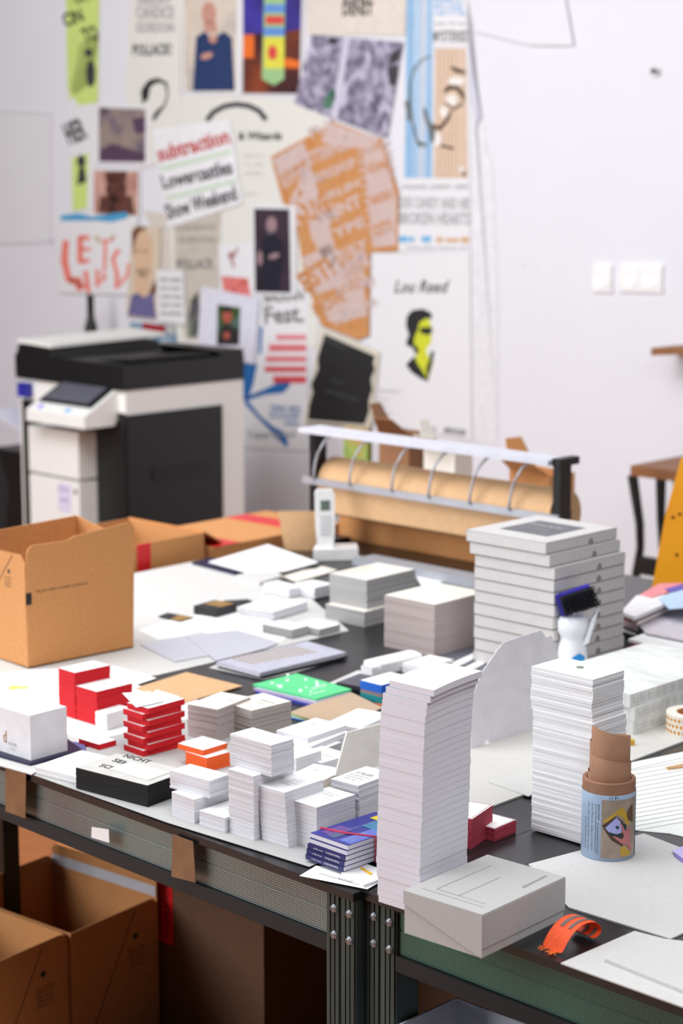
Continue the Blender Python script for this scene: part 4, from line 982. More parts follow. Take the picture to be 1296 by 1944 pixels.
# kraft cartons seen under and behind the roll
def kbox(label, q, dims, ang, name='carton', m=None, flaps=True, group='small cartons behind the roll dispenser'):
    a, b, h = dims; r = empty(name, q, ang, label, 'carton', group)
    bm = bmesh.new(); t = .003
    for s_ in ((0, a, 0, t), (0, a, b - t, b), (0, t, t, b - t), (a - t, a, t, b - t), (0, a, 0, b)): 
        bx(bm, *s_, 0, h if s_ != (0, a, 0, b) else t)
    link('carton_body', finish(bm), m or kraft, r)
    if not flaps: return r
    bm = bmesh.new(); prism(bm, [(0, 0, h), (0, b, h), (-.07, b - .02, h + .05), (-.07, .02, h + .05)], (0, 0, .003)); link('flap', finish(bm), m or kraft, r)
    bm = bmesh.new(); prism(bm, [(0, b, h), (a, b, h), (a - .02, b + .04, h + .08), (.02, b + .04, h + .08)], (0, .003, 0)); link('flap', finish(bm), m or kraft, r)
    return r
ex_ = Vector((math.cos(aC), math.sin(aC), 0)); ey_ = Vector((-ex_.y, ex_.x, 0))
tq = box('side_table', (0, .5, -.3, .98, 0, .62), mat('side_table_white', (.80, .80, .82), .6), None, Vector((C0.x, C0.y, 0)) + ex_ * .34, aC); tag(tq, 'low white cabinet behind the roll dispenser carrying cartons', 'cabinet')

def behind(px, x):                          # point on the cabinet top, x metres behind the dispenser, seen at column px
    q = RP(px, 950, C0 + ex_ * x, ex_); return Vector((q.x, q.y, .62))
kbox('long flat kraft carton right behind the roll dispenser, left part', Vector((C0.x, C0.y, .80)) + ex_ * .125 + ey_ * .36, (.10, .50, .105), aC, flaps=False)
kbox('short brown carton right behind the roll dispenser, right part', Vector((C0.x, C0.y, .80)) + ex_ * .125 + ey_ * .06, (.10, .26, .10), aC, m=kraftd, flaps=False)
kbox('brown carton with raised flap behind the left wire hoops', behind(775, .60), (.10, .10, .40), aC + .25, m=kraftd)
kbox('open carton behind the right wire hoops of the dispenser', behind(1040, .58), (.10, .16, .34), aC - .15)
kbox('grey-beige carton behind the middle wire hoops', behind(862, .62), (.08, .12, .36), aC, m=cream)
o = box('book', (0, .02, 0, .10, 0, .40), photo('cover_green_red', [(.30, .45, .25), (.55, .62, .30), (.75, .25, .20)], 9), None, behind(697, .60), aC); tag(o, 'green and red illustrated book upright behind the left wire hoops', 'book')
sb = P(560, 1035, .80)
o = slab('cardboard_sheet', [P(540, 1045, .80), P(606, 1045, .80), P(606, 1045, .80) + UP * .105, P(528, 1045, .80) + UP * .105], DR * .004, kraft2); tag(o, 'upright light kraft panel left of the cordless phone', 'cardboard')


# =====================================================================
# COPIER
# =====================================================================
cpw = mat('copier_white', (.90, .895, .88), .5, var=.01); cpb = mat('copier_black', (.06, .06, .07), .45); cpd = mat('copier_dark', (.035, .035, .04), .5)
Cp = P(238, 742, .97); aP = math.radians(45); Cb = Vector((Cp.x, Cp.y, 0)); px_ = Vector((math.cos(aP), math.sin(aP), 0)); py_ = Vector((-px_.y, px_.x, 0))
def fx(x, y, off=0): q = RP(x, y, Cb - py_ * off, py_); d = q - Cb; return (d.dot(px_), q.z)       # right-hand face
def fl_(x, y, off=0): q = RP(x, y, Cb - px_ * off, px_); d = q - Cb; return (d.dot(py_), q.z)      # front face
ca, cb_ = fx(463, 900)[0], .66
r = empty('copier', Cb, aP, 'large white and black office copier against the wall', 'copier')
bm = bmesh.new(); bx(bm, 0, ca, 0, cb_, .06, .97); link('body', finish(bm, bevel=.008), cpw, r)
bm = bmesh.new()
for qx in (.05, ca - .09):
    for qy in (.05, cb_ - .09): bx(bm, qx, qx + .04, qy, qy + .04, 0, .06)
link('caster', finish(bm), cpd, r)
g1 = [fx(237, 789), fx(420, 768), (fx(422, 1000)[0], .16), (.0, .16)]
g1 = [(.0, g1[0][1] + .0)] + g1[1:]
bm = bmesh.new(); prism(bm, [(x, -.006, zq) for x, zq in g1], (0, .006, 0)); dr = link('side_door', finish(bm), cpb, r)
bm = bmesh.new()
dx1 = g1[1][0]
bx(bm, dx1 * .25, dx1 * .85, -.012, -.006, .62, .66); bx(bm, dx1 * .25, dx1 * .88, -.010, -.006, .36, .38); bx(bm, .05, .065, -.02, -.006, .30, .42)
link('grip', finish(bm), cpd, dr)
box('front_door', (-.006, 0, 0, cb_ - .02, .10, fl_(200, 770)[1] - .02), cpb, r)
y1 = fl_(150, 900, .09)[0]; y2 = fl_(56, 900, .09)[0]; z1 = fl_(100, 815, .09)[1]
gz = fl_(110, 906, .09)[1]
bm = bmesh.new(); bx(bm, -.09, 0, y1, y2, .08, gz - .005); link('lower_column', finish(bm, bevel=.004), cpw, r)
bm = bmesh.new(); bx(bm, -.09, 0, y1, y2, gz + .005, z1); link('upper_column', finish(bm, bevel=.004), cpw, r)
box('note', (-.0915, -.0905, y1 + .05, y1 + .13, gz - .13, gz - .02), mat('note_pale', (.82, .80, .88), .7), r)
text('note_writing', [('bitte nicht', (-.092, y1 + .125, gz - .05), (0, -.06, 0), (0, 0, .02)), ('benutzen', (-.092, y1 + .12, gz - .09), (0, -.05, 0), (0, 0, .02))], mat('violet_ink', (.58, .50, .72), .7), r)
box('lock', (-.094, -.09, y1 + .015, y1 + .03, gz - .05, gz - .035), mat('lock_brass', (.45, .42, .32), .4, .5), r)
# control panel wedge
ya, yb_ = fl_(160, 800, .16)[0], fl_(50, 790, .16)[0]
zf0, zf1 = fl_(100, 806, .16)[1], fl_(100, 784, .16)[1]; zr_ = fl_(170, 714, -.05)[1]
wd = [(-.16, zf0), (-.16, zf1), (.05, zr_), (.065, zr_ - .02), (-.02, zf0)]
bm = bmesh.new(); prism(bm, [(x, ya, zq) for x, zq in wd], (0, yb_ - ya, 0)); cp = link('control_panel', finish(bm, bevel=.006), cpw, r)
def sl(t_, y, off): x = -.16 + .21 * t_; return (x - .5 * off, y, zf1 + (zr_ - zf1) * t_ + off)
yw = yb_ - ya
bm = bmesh.new(); prism(bm, [sl(.22, ya + .05 * yw, .003), sl(.96, ya + .05 * yw, .003), sl(.96, yb_ - .05 * yw, .003), sl(.22, yb_ - .05 * yw, .003)], (0, 0, .003)); sc_ = link('screen_frame', finish(bm), cpb, cp)
bm = bmesh.new(); prism(bm, [sl(.28, ya + .14 * yw, .007), sl(.88, ya + .14 * yw, .007), sl(.88, yb_ - .10 * yw, .007), sl(.28, yb_ - .10 * yw, .007)], (0, 0, .001)); link('touch_screen', finish(bm), mat('screen_grey', (.36, .36, .40), .25), sc_)
for k, cc in ((.15, (.6, .5, .95)), (.62, (.45, .70, .90))):
    bm = bmesh.new(); prism(bm, [sl(.06, yb_ - k * yw, .001), sl(.14, yb_ - k * yw, .001), sl(.14, yb_ - (k + .06) * yw, .001), sl(.06, yb_ - (k + .06) * yw, .001)], (0, 0, .003)); link('button', finish(bm), mat('button_%d' % int(k * 100), cc, .4), cp)
# scanner, document feeder
bm = bmesh.new(); bx(bm, -.012, ca + .002, -.004, cb_ + .01, .97, 1.065); link('scanner_lid', finish(bm, bevel=.01), cpb, r)
zt2 = H(Cb + py_ * .6, 652); 
bm = bmesh.new(); prism(bm, [(-.008, cb_ + .008, 1.05), (-.008, .44, 1.05), (-.008, .45, zt2 - .01), (-.008, cb_ - .01, zt2 - .004)], (ca * .92, 0, 0)); ad = link('document_feeder', finish(bm, bevel=.008), cpb, r)
bm = bmesh.new(); prism(bm, [(-.012, .43, zt2 - .006), (-.012, cb_ - .01, zt2 + .002), (ca * .95, cb_ - .01, zt2 + .014), (ca * .95, .43, zt2 + .006)], (0, 0, .012)); link('feeder_cover', finish(bm), cpw, ad)
bm = bmesh.new(); prism(bm, [(.03, .40, zt2 - .06), (.03, .02, zt2 - .020), (.03, .02, zt2 - .035), (.03, .40, zt2 - .075)], (ca * .9, 0, 0)); link('feed_tray', finish(bm), cpb, ad)
bm = bmesh.new(); prism(bm, [(ca - .10, -.002, 1.06), (ca - .0, -.002, 1.06), (ca - .0, -.002, zt2 - .02), (ca - .16, -.002, zt2 - .012)], (0, .36, 0)); link('feeder_end', finish(bm), cpb, ad)
bm = bmesh.new(); bx(bm, -.035, -.006, cb_ - .09, cb_ - .03, .90, .955); link('blue_sticker', finish(bm), mat('sticker_navy', (.16, .16, .58), .5), r)
bm = bmesh.new(); prism(bm, [(.05, cb_, .72), (.35, cb_, .72), (.35, cb_ + .28, .80), (.05, cb_ + .28, .80)], (0, 0, .012)); link('output_tray', finish(bm), mat('tray_grey', (.80, .80, .86), .5), r)
bm = bmesh.new(); bx(bm, .04, .45, cb_ + .0, cb_ + .26, .10, .66); link('finisher', finish(bm, bevel=.01), cpb, r)
# pole behind the copier
pb = W(173, 640, .16)
bm = bmesh.new(); tube(bm, [(0, 0, 0), (0, 0, pb.z * .0 + H(pb, 560))], .016, 12); lathe(bm, [(.10, 0), (.10, .01), (.02, .02)], 24); lathe(bm, [(.016, H(pb, 600)), (.03, H(pb, 622)), (.03, H(pb, 640))], 16)
o = link('stand_pole', finish(bm, smooth=True), blackm, None, (pb.x, pb.y, 0)); tag(o, 'slim black stand pole rising behind the copier', 'stand')
# dark office chair at the left edge
ch = P(-10, 1000, .80); ch = Vector((-1.27, 6.2, 0))
r = empty('office_chair', ch, math.radians(20), 'black office chair at the left picture edge in front of the copier', 'chair')
bm = bmesh.new(); prism(bm, [(-.22, 0, .58), (.20, 0, .58), (.225, .02, .78), (.19, .03, .93), (.1, .04, .975), (-.1, .04, .975), (-.2, .03, .93)], (0, .05, 0)); link('backrest', finish(bm, bevel=.015, seg=3), mat('chair_black', (.05, .05, .06), .8), r)
bm = bmesh.new(); bx(bm, -.24, .24, .02, .50, .44, .50); link('seat', finish(bm, bevel=.02, seg=3), MC['chair_black'], r)
bm = bmesh.new(); tube(bm, [(0, .25, .10), (0, .25, .45)], .03, 12); tube(bm, [(0, .07, .46), (0, .04, .62)], .02, 8); link('gas_column', finish(bm), blackm, r)
bm = bmesh.new()
for k in range(5):
    a = k * 2 * math.pi / 5; tube(bm, [(0, .25, .12), (.28 * math.cos(a), .25 + .28 * math.sin(a), .07)], .018, 8); tube(bm, [(.28 * math.cos(a), .25 + .28 * math.sin(a), .0), (.28 * math.cos(a), .25 + .28 * math.sin(a), .06)], .025, 8)
link('star_base', finish(bm), blackm, r)

# =====================================================================
# WALL: POSTERS
# =====================================================================
PO = {}
def poster(key, name, label, pts, off, m, cat='poster', group='posters and prints pinned to the wall'):
    o = slab(name, wpoly(pts, off), WN * .0012, m); tag(o, label, cat, group); PO[key] = (o, off); return o
def mark(key, name, polys, m, lv=1):
    o, off = PO[key]
    if not isinstance(polys[0][0], (list, tuple)): polys = [polys]
    return slab(name, [wpoly(p, off + .0008 * lv) for p in polys], WN * .0006, m, o)
def rect(x0, y0, x1, y1): return [(x0, y0), (x1, y0), (x1, y1), (x0, y1)]
def disc(cx, cy, rx, ry=None, n=20, rot=0):
    ry = ry or rx; out = []
    for k in range(n):
        a = 2 * math.pi * k / n; x, y = rx * math.cos(a), ry * math.sin(a); out.append((cx + x * math.cos(rot) - y * math.sin(rot), cy + x * math.sin(rot) + y * math.cos(rot)))
    return out
def stroke(pts, wd):                        # a brush stroke as a polygon
    L, R = [], []
    for i, (x, y) in enumerate(pts):
        x0, y0 = pts[max(i - 1, 0)]; x1, y1 = pts[min(i + 1, len(pts) - 1)]; d = math.hypot(x1 - x0, y1 - y0) or 1; nx, ny = -(y1 - y0) / d, (x1 - x0) / d
        k = wd[i] if isinstance(wd, (list, tuple)) else wd
        L.append((x + nx * k / 2, y + ny * k / 2)); R.append((x - nx * k / 2, y - ny * k / 2))
    return L + R[::-1]
def wtext(key, name, items, m, lv=2):
    """items: (string, x0, y0, x1, y1, height px[, italic]) baseline from (x0,y0) to (x1,y1)"""
    o, off = PO[key]; it = []
    for t in items:
        s, x0, y0, x1, y1, h = t[:6]
        d = math.hypot(x1 - x0, y1 - y0); nx, ny = (y1 - y0) / d * h, -(x1 - x0) / d * h
        a = W(x0, y0, off + .0008 * lv); b = W(x1, y1, off + .0008 * lv); c = W(x0 + nx, y0 + ny, off + .0008 * lv)
        it.append((s, a - o.location, b - a, c - a, t[6] if len(t) > 6 else 0.0, .008 if len(t) > 6 else .028))
    return text(name, it, m, o)
pw = mat('poster_white', (.89, .89, .90), .75, var=.006); pc_ = mat('poster_cream', (.88, .875, .85), .75, var=.01)
# large pale sheets
poster('right', 'paper_sheet', 'tall white sheet with a curled left edge right of the striped poster', [(889, -30), (889, 60), (905, 190), (935, 320), (945, 560), (945, 842), (896, 838), (893, 400)], .003, mat('sheet_blueish', (.885, .885, .90), .8))
poster('curl', 'paper_sheet', 'tall narrow white strip curling beside the striped poster', [(888, 55), (900, 150), (912, 220), (902, 240), (894, 180)], .012, mat('curl_grey', (.80, .80, .86), .8))
poster('wb', 'paper_sheet', 'blank white sheet hanging into view at the top right', [(880, -40), (1066, -40), (1088, 86), (1006, 86), (900, 60)], .012, wall_m)
poster('arc', 'poster', 'large cream poster with a dark arched lettering band', [(335, 180), (566, 186), (640, 240), (600, 660), (330, 660), (318, 400)], .004, pc_)
mark('arc', 'arched_band', stroke([(392, 229), (405, 213), (425, 202), (448, 198), (472, 201), (492, 211), (505, 228)], 10), mat('soft_black', (.22, .22, .24), .7))
wtext('arc', 'lettering', [('& Wizards', 452, 266, 535, 266, 16)], ink)
wtext('arc', 'small_print', [('songs from', 462, 300, 500, 300, 8), ('the valley', 462, 316, 500, 316, 8), ('and other', 464, 332, 498, 332, 8), ('places', 464, 372, 490, 372, 7)], mat('very_light_ink', (.80, .80, .79), .7))
poster('lime', 'poster', 'tall narrow lime and white poster with black brush lettering at the left', [(121, -30), (190, -30), (186, 205), (180, 395), (134, 402), (128, 200)], .005, pw)
mark('lime', 'lime_blocks', [[(124, -30), (189, -30), (186, 195), (150, 200), (128, 170)], [(136, 300), (168, 290), (165, 395), (138, 400)], [(150, 85), (187, 60), (186, 90), (170, 160), (130, 190)]], mat('lime', (.80, .88, .50), .7))
wtext('lime', 'lettering', [('CIN', 123, 52, 160, 40, 26), ('TO', 162, 84, 190, 74, 30), ('HIER', 132, 276, 168, 262, 42), ('OH', 142, 8, 168, 2, 20)], ink, 3)
mark('lime', 'black_shapes', [disc(172, 140, 9, 26), disc(154, 306, 8, 12), [(150, 318), (160, 318), (164, 345), (146, 352)], disc(168, 100, 8, 8)], MC['soft_black'], 2)
poster('candice', 'poster', 'white concert poster with grey stacked lettering and ink drawn face', [(248, -30), (343, -30), (343, 300), (262, 320), (238, 180)], .0065, pc_)
wtext('candice', 'lettering', [('CANDICE', 258, 36, 330, 36, 24), ('GORDON', 258, 62, 330, 62, 20), ('FRIDAY', 262, 10, 326, 8, 14)], mat('mid_grey_ink', (.66, .65, .66), .7))
wtext('candice', 'bold_lettering', [('POLLACK!', 252, 106, 325, 104, 22)], MC['soft_black'] if 'soft_black' in MC else ink)
mark('candice', 'drawn_hair', [stroke([(272, 195), (274, 172), (285, 157), (300, 152), (315, 158), (318, 180), (312, 200), (298, 215), (290, 228)], [6, 12, 12, 9, 6, 3, 4, 9, 6]), stroke([(268, 180), (278, 162), (292, 150)], 4), stroke([(278, 190), (282, 170)], 5)], ink)
poster('man', 'photograph', 'photo print of a person with folded arms in a dark blue top', [(343, -30), (460, -30), (458, 181), (345, 177)], .006, pw)
mark('man', 'picture', [(349, -30), (450, -30), (447, 175), (350, 173)], photo('photo_beige', [(.80, .74, .68), (.86, .81, .75), (.70, .68, .66)], 5))
mark('man', 'head', [disc(396, 25, 14, 22), [(386, 40), (410, 40), (412, 62), (388, 62)]], mat('photo_skin', (.78, .58, .52), .6), 2)
mark('man', 'clothing', [(372, 70), (388, 60), (402, 74), (425, 60), (440, 72), (445, 172), (366, 173)], mat('photo_blue', (.14, .22, .40), .6), 3)
mark('man', 'hands', [disc(392, 106, 12, 6, rot=-.3), disc(404, 74, 8, 8)], MC['photo_skin'], 4)
poster('night', 'photograph', 'night photo print of a glowing advertising column on a street', [(458, -30), (578, -30), (572, 182), (460, 179)], .007, pw)
mark('night', 'picture', [(461, -30), (573, -30), (568, 178), (461, 177)], photo('photo_night', [(.12, .08, .16), (.30, .14, .14), (.55, .26, .14)], 3, (1, 1, 1)))
mark('night', 'violet_sky', [(461, -30), (573, -30), (571, 55), (540, 60), (461, 66)], photo('photo_violet', [(.12, .10, .34), (.26, .22, .62), (.16, .12, .30)], 3), 2)
mark('night', 'orange_lights', [rect(461, 66, 482, 110), [(540, 110), (568, 115), (567, 130), (540, 128)]], mat('photo_orange', (.92, .45, .16), .5), 3)
mark('night', 'column', [(502, -30), (541, -30), (539, 150), (520, 162), (497, 150)], mat('photo_column', (.62, .78, .55), .5), 4)
mark('night', 'column_bands', [rect(502, 8, 541, 24), rect(500, 52, 540, 68)], mat('photo_blue_light', (.40, .58, .85), .5), 5)
mark('night', 'column_yellow', [rect(501, 70, 539, 130)], mat('photo_yellow', (.88, .86, .30), .5), 5)
mark('night', 'column_red', [disc(517, 100, 9, 14), rect(504, 30, 538, 46)], mat('photo_red', (.85, .30, .28), .5), 6)
poster('beige', 'poster', 'beige poster with small black block lettering at the top centre', [(580, -30), (772, -30), (768, 68), (583, 66)], .006, mat('poster_beige', (.87, .83, .79), .7))
wtext('beige', 'lettering', [('DENST', 650, 30, 708, 30, 26), ('KUNST', 652, 6, 706, 6, 14)], ink)
poster('bw', 'photograph', 'tilted black and white nature photo print above the orange map', [(590, 66), (765, 80), (735, 262), (558, 197)], .008, photo('photo_bw', [(.22, .20, .28), (.55, .53, .62), (.82, .80, .88)], 22))
mark('bw', 'pale_seam', [(652, 72), (664, 73), (640, 228), (628, 224)], mat('photo_pale', (.80, .79, .86), .6))
mark('bw', 'dark_patches', [[(742, 100), (762, 90), (758, 115), (738, 125)], [(735, 128), (756, 122), (750, 165), (738, 160)], disc(632, 78, 10, 7)], MC['soft_black'])
mark('bw', 'green_plant', [disc(625, 190, 9, 20, rot=.4), disc(632, 180, 5, 14)], mat('photo_green', (.30, .48, .40), .6))
# striped poster with an animal sketch
poster('stripe', 'poster', 'tall poster with blue and brown stripes and a sketched animal', [(772, -30), (888, -30), (893, 478), (752, 478), (765, 330)], .007, pw)
st_b = []; st_w = []
for (a, b) in ((770, 786), (789, 795), (808, 816), (818, 821)): st_b.append([(a + 2, -30), (b + 2, -30), (b - 1, 338), (a - 3, 338)])
mark('stripe', 'blue_stripes', st_b, mat('stripe_blue', (.60, .75, .88), .7))
mark('stripe', 'blue_lines', [[(a + 2, -30), (a + 3.4, -30), (a + .4, 338), (a - 1, 338)] for a in (774, 781, 798, 802, 812)], mat('stripe_blue2', (.48, .64, .80), .7), 2)
mark('stripe', 'tan_panel', [(825, 92), (884, 92), (888, 338), (822, 338)], mat('stripe_tan', (.86, .77, .69), .7))
mark('stripe', 'brown_lines', [[(a, 92), (a + 1.6, 92), (a + 2.2, 338), (a + .6, 338)] for a in (830, 838, 846, 853, 860, 868, 879)], mat('stripe_brown', (.72, .56, .42), .7), 2)
brn = mat('sketch_brown', (.34, .25, .20), .7); shd = mat('sketch_grey', (.42, .45, .46), .7)
mark('stripe', 'animal_outline', [stroke([(818, 106), (800, 114), (786, 130), (778, 158), (777, 195), (783, 235), (791, 268), (798, 278)], [3, 3, 4, 4, 6, 5, 5, 6]), stroke([(770, 192), (776, 215), (774, 228)], 8), stroke([(804, 205), (812, 232), (820, 250), (820, 270)], [5, 9, 13, 8]), stroke([(792, 270), (810, 276)], 6)], shd, 3)
mark('stripe', 'animal_face', [stroke([(843, 174), (852, 166), (866, 166), (877, 178), (880, 190)], [6, 9, 9, 8, 5]), stroke([(856, 128), (868, 134), (884, 138)], [6, 9, 5]), stroke([(820, 238), (834, 244), (848, 228), (856, 210)], [8, 9, 6, 4]), stroke([(836, 276), (860, 282)], 5), stroke([(845, 195), (862, 207), (878, 196)], 4), disc(880, 330, 3, 6)], brn, 4)
mark('stripe', 'animal_highlights', [disc(857, 190, 11, 11), disc(866, 154, 16, 8), disc(842, 212, 8, 10), disc(830, 264, 8, 14), disc(876, 322, 5, 6)], mat('sketch_white', (.92, .90, .88), .7), 3)
mark('stripe', 'title_block', [(822, -30), (886, -30), (886, 88), (822, 88)], pw, 5)
wtext('stripe', 'blue_title', [('FESTIVAL', 824, 30, 882, 30, 34)], mat('title_blue', (.62, .74, .88), .7), 6)
wtext('stripe', 'title', [('MYSTERIES', 822, 80, 886, 80, 22), ('sept 10 oct', 824, 48, 884, 48, 6)], gink, 6)
wtext('stripe', 'band_names', [('ATALANTE - JOHNNY - SONS', 762, 362, 888, 362, 12), ('DEX CANDY AND HIS', 758, 395, 890, 398, 22), ('BROKEN HEARTS', 757, 426, 892, 428, 24), ('ticket office theatre hall', 770, 472, 888, 474, 5)], mat('band_grey', (.68, .68, .69), .7))
mark('stripe', 'blue_dashes', [rect(757, 448, 774, 460), rect(776, 450, 786, 459), rect(800, 448, 818, 460)], mat('dash_blue', (.45, .70, .86), .7)); mark('stripe', 'tan_dashes', [rect(828, 450, 840, 461), rect(845, 452, 870, 460), rect(874, 450, 890, 461)], mat('dash_tan', (.82, .66, .50), .7))
# two small photos
poster('ph1', 'photograph', 'small square photo print of a purple market scene, left side', [(178, 196), (283, 200), (282, 315), (180, 312)], .008, pw)
mark('ph1', 'picture', [(187, 204), (276, 207), (275, 308), (188, 307)], photo('photo_market', [(.26, .22, .26), (.50, .45, .48), (.62, .55, .50), (.42, .36, .50)], 8))
mark('ph1', 'plum_shade', [[(250, 225), (275, 222), (276, 250), (258, 256)], [(190, 285), (212, 272), (235, 280), (276, 292), (275, 307), (190, 306)]], mat('photo_plum', (.34, .25, .34), .6), 2)
poster('ph2', 'photograph', 'small reddish brown photo print below the purple market photo', [(172, 318), (266, 322), (266, 414), (172, 408)], .0105, pw)
mark('ph2', 'picture', [(178, 323), (262, 325), (262, 412), (178, 405)], photo('photo_red_brown', [(.72, .52, .48), (.82, .66, .60), (.62, .40, .36)], 6))
mark('ph2', 'dark_figure', [disc(220, 360, 20, 24), [(190, 372), (250, 372), (256, 408), (186, 404)], rect(200, 325, 240, 345)], photo('photo_dark_brown', [(.26, .15, .14), (.42, .26, .22), (.20, .12, .12)], 20), 2)
# tilted poster with three text lines
poster('tilt', 'poster', 'tilted white poster with one red and two black lettered lines', [(288, 247), (437, 226), (460, 386), (318, 434)], .012, mat('poster_bright', (.92, .92, .93), .7))
wtext('tilt', 'red_lettering', [('subtraction', 302, 308, 438, 272, 30)], mat('deep_red', (.75, .22, .20), .7))
wtext('tilt', 'black_lettering', [('Lowercastles', 310, 360, 443, 330, 28), ('Show Weekend', 318, 418, 452, 380, 30)], mat('plum_black', (.25, .20, .24), .7))
mark('tilt', 'green_bars', [[(304, 318), (438, 284), (440, 291), (306, 325)], [(312, 374), (446, 340), (448, 347), (314, 381)]], mat('pale_green', (.78, .86, .76), .7))
# orange map-like poster
poster('map', 'poster', 'large irregular orange-brown poster densely covered in pale lettering', [(513.6, 297.6), (632.8, 231.6), (725, 264), (755.5, 363.5), (755.5, 477), (702, 479), (700, 637), (679, 646), (609.6, 618), (577, 521), (561, 419), (535.6, 382)], .010, photo('poster_orange', [(.76, .49, .23), (.80, .58, .38), (.77, .52, .28)], 30))
plm = mat('pale_lilac_ink', (.82, .74, .73), .7)
rnd = random.Random(3); its = []
words = ['LETTERPRESS', 'WORKSHOP', 'BERLIN', 'PRINT', 'TYPE', 'FEST', 'PAPER', 'AUTUMN', 'WINTER', 'STUDIO', 'POSTER', 'MARKET']
for k in range(9):                          # wide bands of text, running up to the right
    x0, y0 = 580 + k * 9, 318 + k * 36; its.append((words[k], x0, y0, x0 + 92 - k * 3, y0 - 40 + k * 1.5, 24 - (k % 3) * 5))
for k in range(3): its.append((words[k + 5], 524 + k * 8, 316 + k * 22, 584 + k * 4, 280 + k * 22, 15))
for k in range(12): x0, y0 = 680 + k * 2.4, 300 + k * 15; its.append((words[(k * 5) % 12] + ' ' + words[(k * 7 + 3) % 12], x0, y0, min(x0 + 62, 748), y0 - 26 + k * .8, 10))
its += [('FEST', 588, 590, 566, 470, -52), ('NOISE', 622, 628, 590, 500, -26), ('WEST', 565, 440, 620, 330, 40), ('1984', 600, 440, 645, 420, 40), ('HELLO', 640, 620, 698, 590, 22), ('SUPER', 640, 560, 700, 530, 30), ('VOLUME', 640, 520, 700, 490, 24), ('FLY', 590, 262, 640, 238, 18), ('GALLERY', 640, 262, 722, 274, 16)]
its = [i for i in its if i[5] > 0]
wtext('map', 'pale_lettering', its, plm)
mark('map', 'pale_shapes', [[(575, 350), (590, 322), (640, 480), (630, 520), (590, 450)], [(572, 490), (628, 462), (655, 540), (600, 560)], [(620, 232), (720, 262), (700, 285), (610, 270)], [(690, 292), (724, 282), (752, 380), (752, 465), (708, 470)], [(606, 570), (690, 545), (698, 600), (625, 612)], [(520, 302), (576, 272), (590, 312), (534, 346)]], photo('pale_mix', [(.78, .62, .50), (.82, .74, .73), (.80, .68, .62)], 60), 1)
wtext('map', 'orange_lettering', [('EST!', 582, 556, 640, 520, 40), ('NOW', 600, 600, 660, 572, 24), ('LIVE', 590, 420, 632, 398, 36), ('AND MORE', 536, 342, 584, 312, 12), ('SOUND', 700, 330, 740, 318, 18), ('RADIO', 706, 390, 746, 376, 18), ('CITY', 712, 450, 748, 436, 22)], mat('orange_ink', (.79, .53, .30), .7), 3)
# dark portrait photo
poster('dark', 'photograph', 'dark photo print of a person dressed in black holding something', [(477, 390), (561, 390), (562, 562), (479, 560)], .014, pw)
mark('dark', 'picture', [(482, 396), (549, 397), (552, 556), (484, 554)], photo('photo_dark', [(.17, .12, .17), (.25, .19, .24), (.11, .09, .13)], 4))
mark('dark', 'clothing', [(499, 452), (512, 444), (524, 446), (534, 456), (538, 480), (530, 554), (500, 554), (496, 480)], mat('photo_navy', (.09, .09, .16), .6), 2)
mark('dark', 'face_and_hands', [disc(515, 427, 10, 16), disc(520, 486, 11, 5, rot=-.3), disc(493, 490, 5, 14)], mat('photo_pinkish', (.62, .50, .52), .6), 3)
mark('dark', 'beard', [disc(514, 440, 6, 4)], mat('photo_grey', (.45, .42, .45), .6), 4)
# child drawing
poster('draw', 'drawing', "child's drawing with blue strokes and red-orange brush letters", [(108, 404), (262, 410), (256, 560), (112, 556)], .013, pw, 'drawing')
mark('draw', 'blue_strokes', [stroke([(115, 414), (150, 412), (180, 416)], [10, 14, 6]), stroke([(178, 414), (210, 414), (242, 408)], [8, 16, 12])], mat('paint_blue', (.28, .62, .80), .7))
rp = mat('paint_red', (.92, .50, .44), .7)
mark('draw', 'red_strokes', [stroke([(125, 456), (122, 495), (130, 530), (160, 545)], [12, 14, 14, 10]), stroke([(152, 448), (152, 500)], 11), stroke([(152, 450), (170, 452)], 9), stroke([(154, 472), (172, 474)], 7), stroke([(154, 498), (170, 494)], 8), stroke([(162, 514), (168, 556)], 9), stroke([(130, 532), (150, 530), (150, 552)], 12), stroke([(185, 545), (184, 512), (200, 525), (190, 535)], 8), stroke([(200, 458), (198, 515)], 6), stroke([(192, 458), (216, 455)], 5), stroke([(226, 474), (214, 490), (222, 520), (222, 548)], [9, 8, 8, 9]), stroke([(228, 540), (242, 522), (244, 500)], 6)], rp)
mark('draw', 'ochre_strokes', [stroke([(180, 448), (190, 460)], 5), stroke([(216, 446), (212, 456)], 5)], mat('paint_ochre', (.72, .62, .42), .7))
# woman photo
poster('wom', 'photograph', 'photo print of a person with auburn hair and a blue-violet top', [(250, 428), (305, 430), (302, 606), (240, 600)], .016, mat('photo_cream', (.84, .78, .70), .6))
mark('wom', 'hair', [[(250, 440), (262, 429), (278, 432), (272, 445), (258, 490), (252, 482)], [(294, 530), (283, 556), (294, 562), (297, 545)]], mat('hair_auburn', (.42, .22, .14), .6))
mark('wom', 'face', [disc(272, 482, 18, 46), [(255, 510), (290, 510), (280, 566), (256, 560)]], mat('face_light', (.85, .72, .60), .6), 2)
mark('wom', 'eyes', [disc(276, 477, 4, 2.5), disc(262, 476, 3, 2.5)], mat('eye_brown', (.50, .38, .34), .6), 3)
mark('wom', 'clothing', [(250, 560), (262, 556), (272, 565), (290, 555), (296, 604), (242, 598)], mat('photo_blue_violet', (.42, .40, .58), .6), 4)
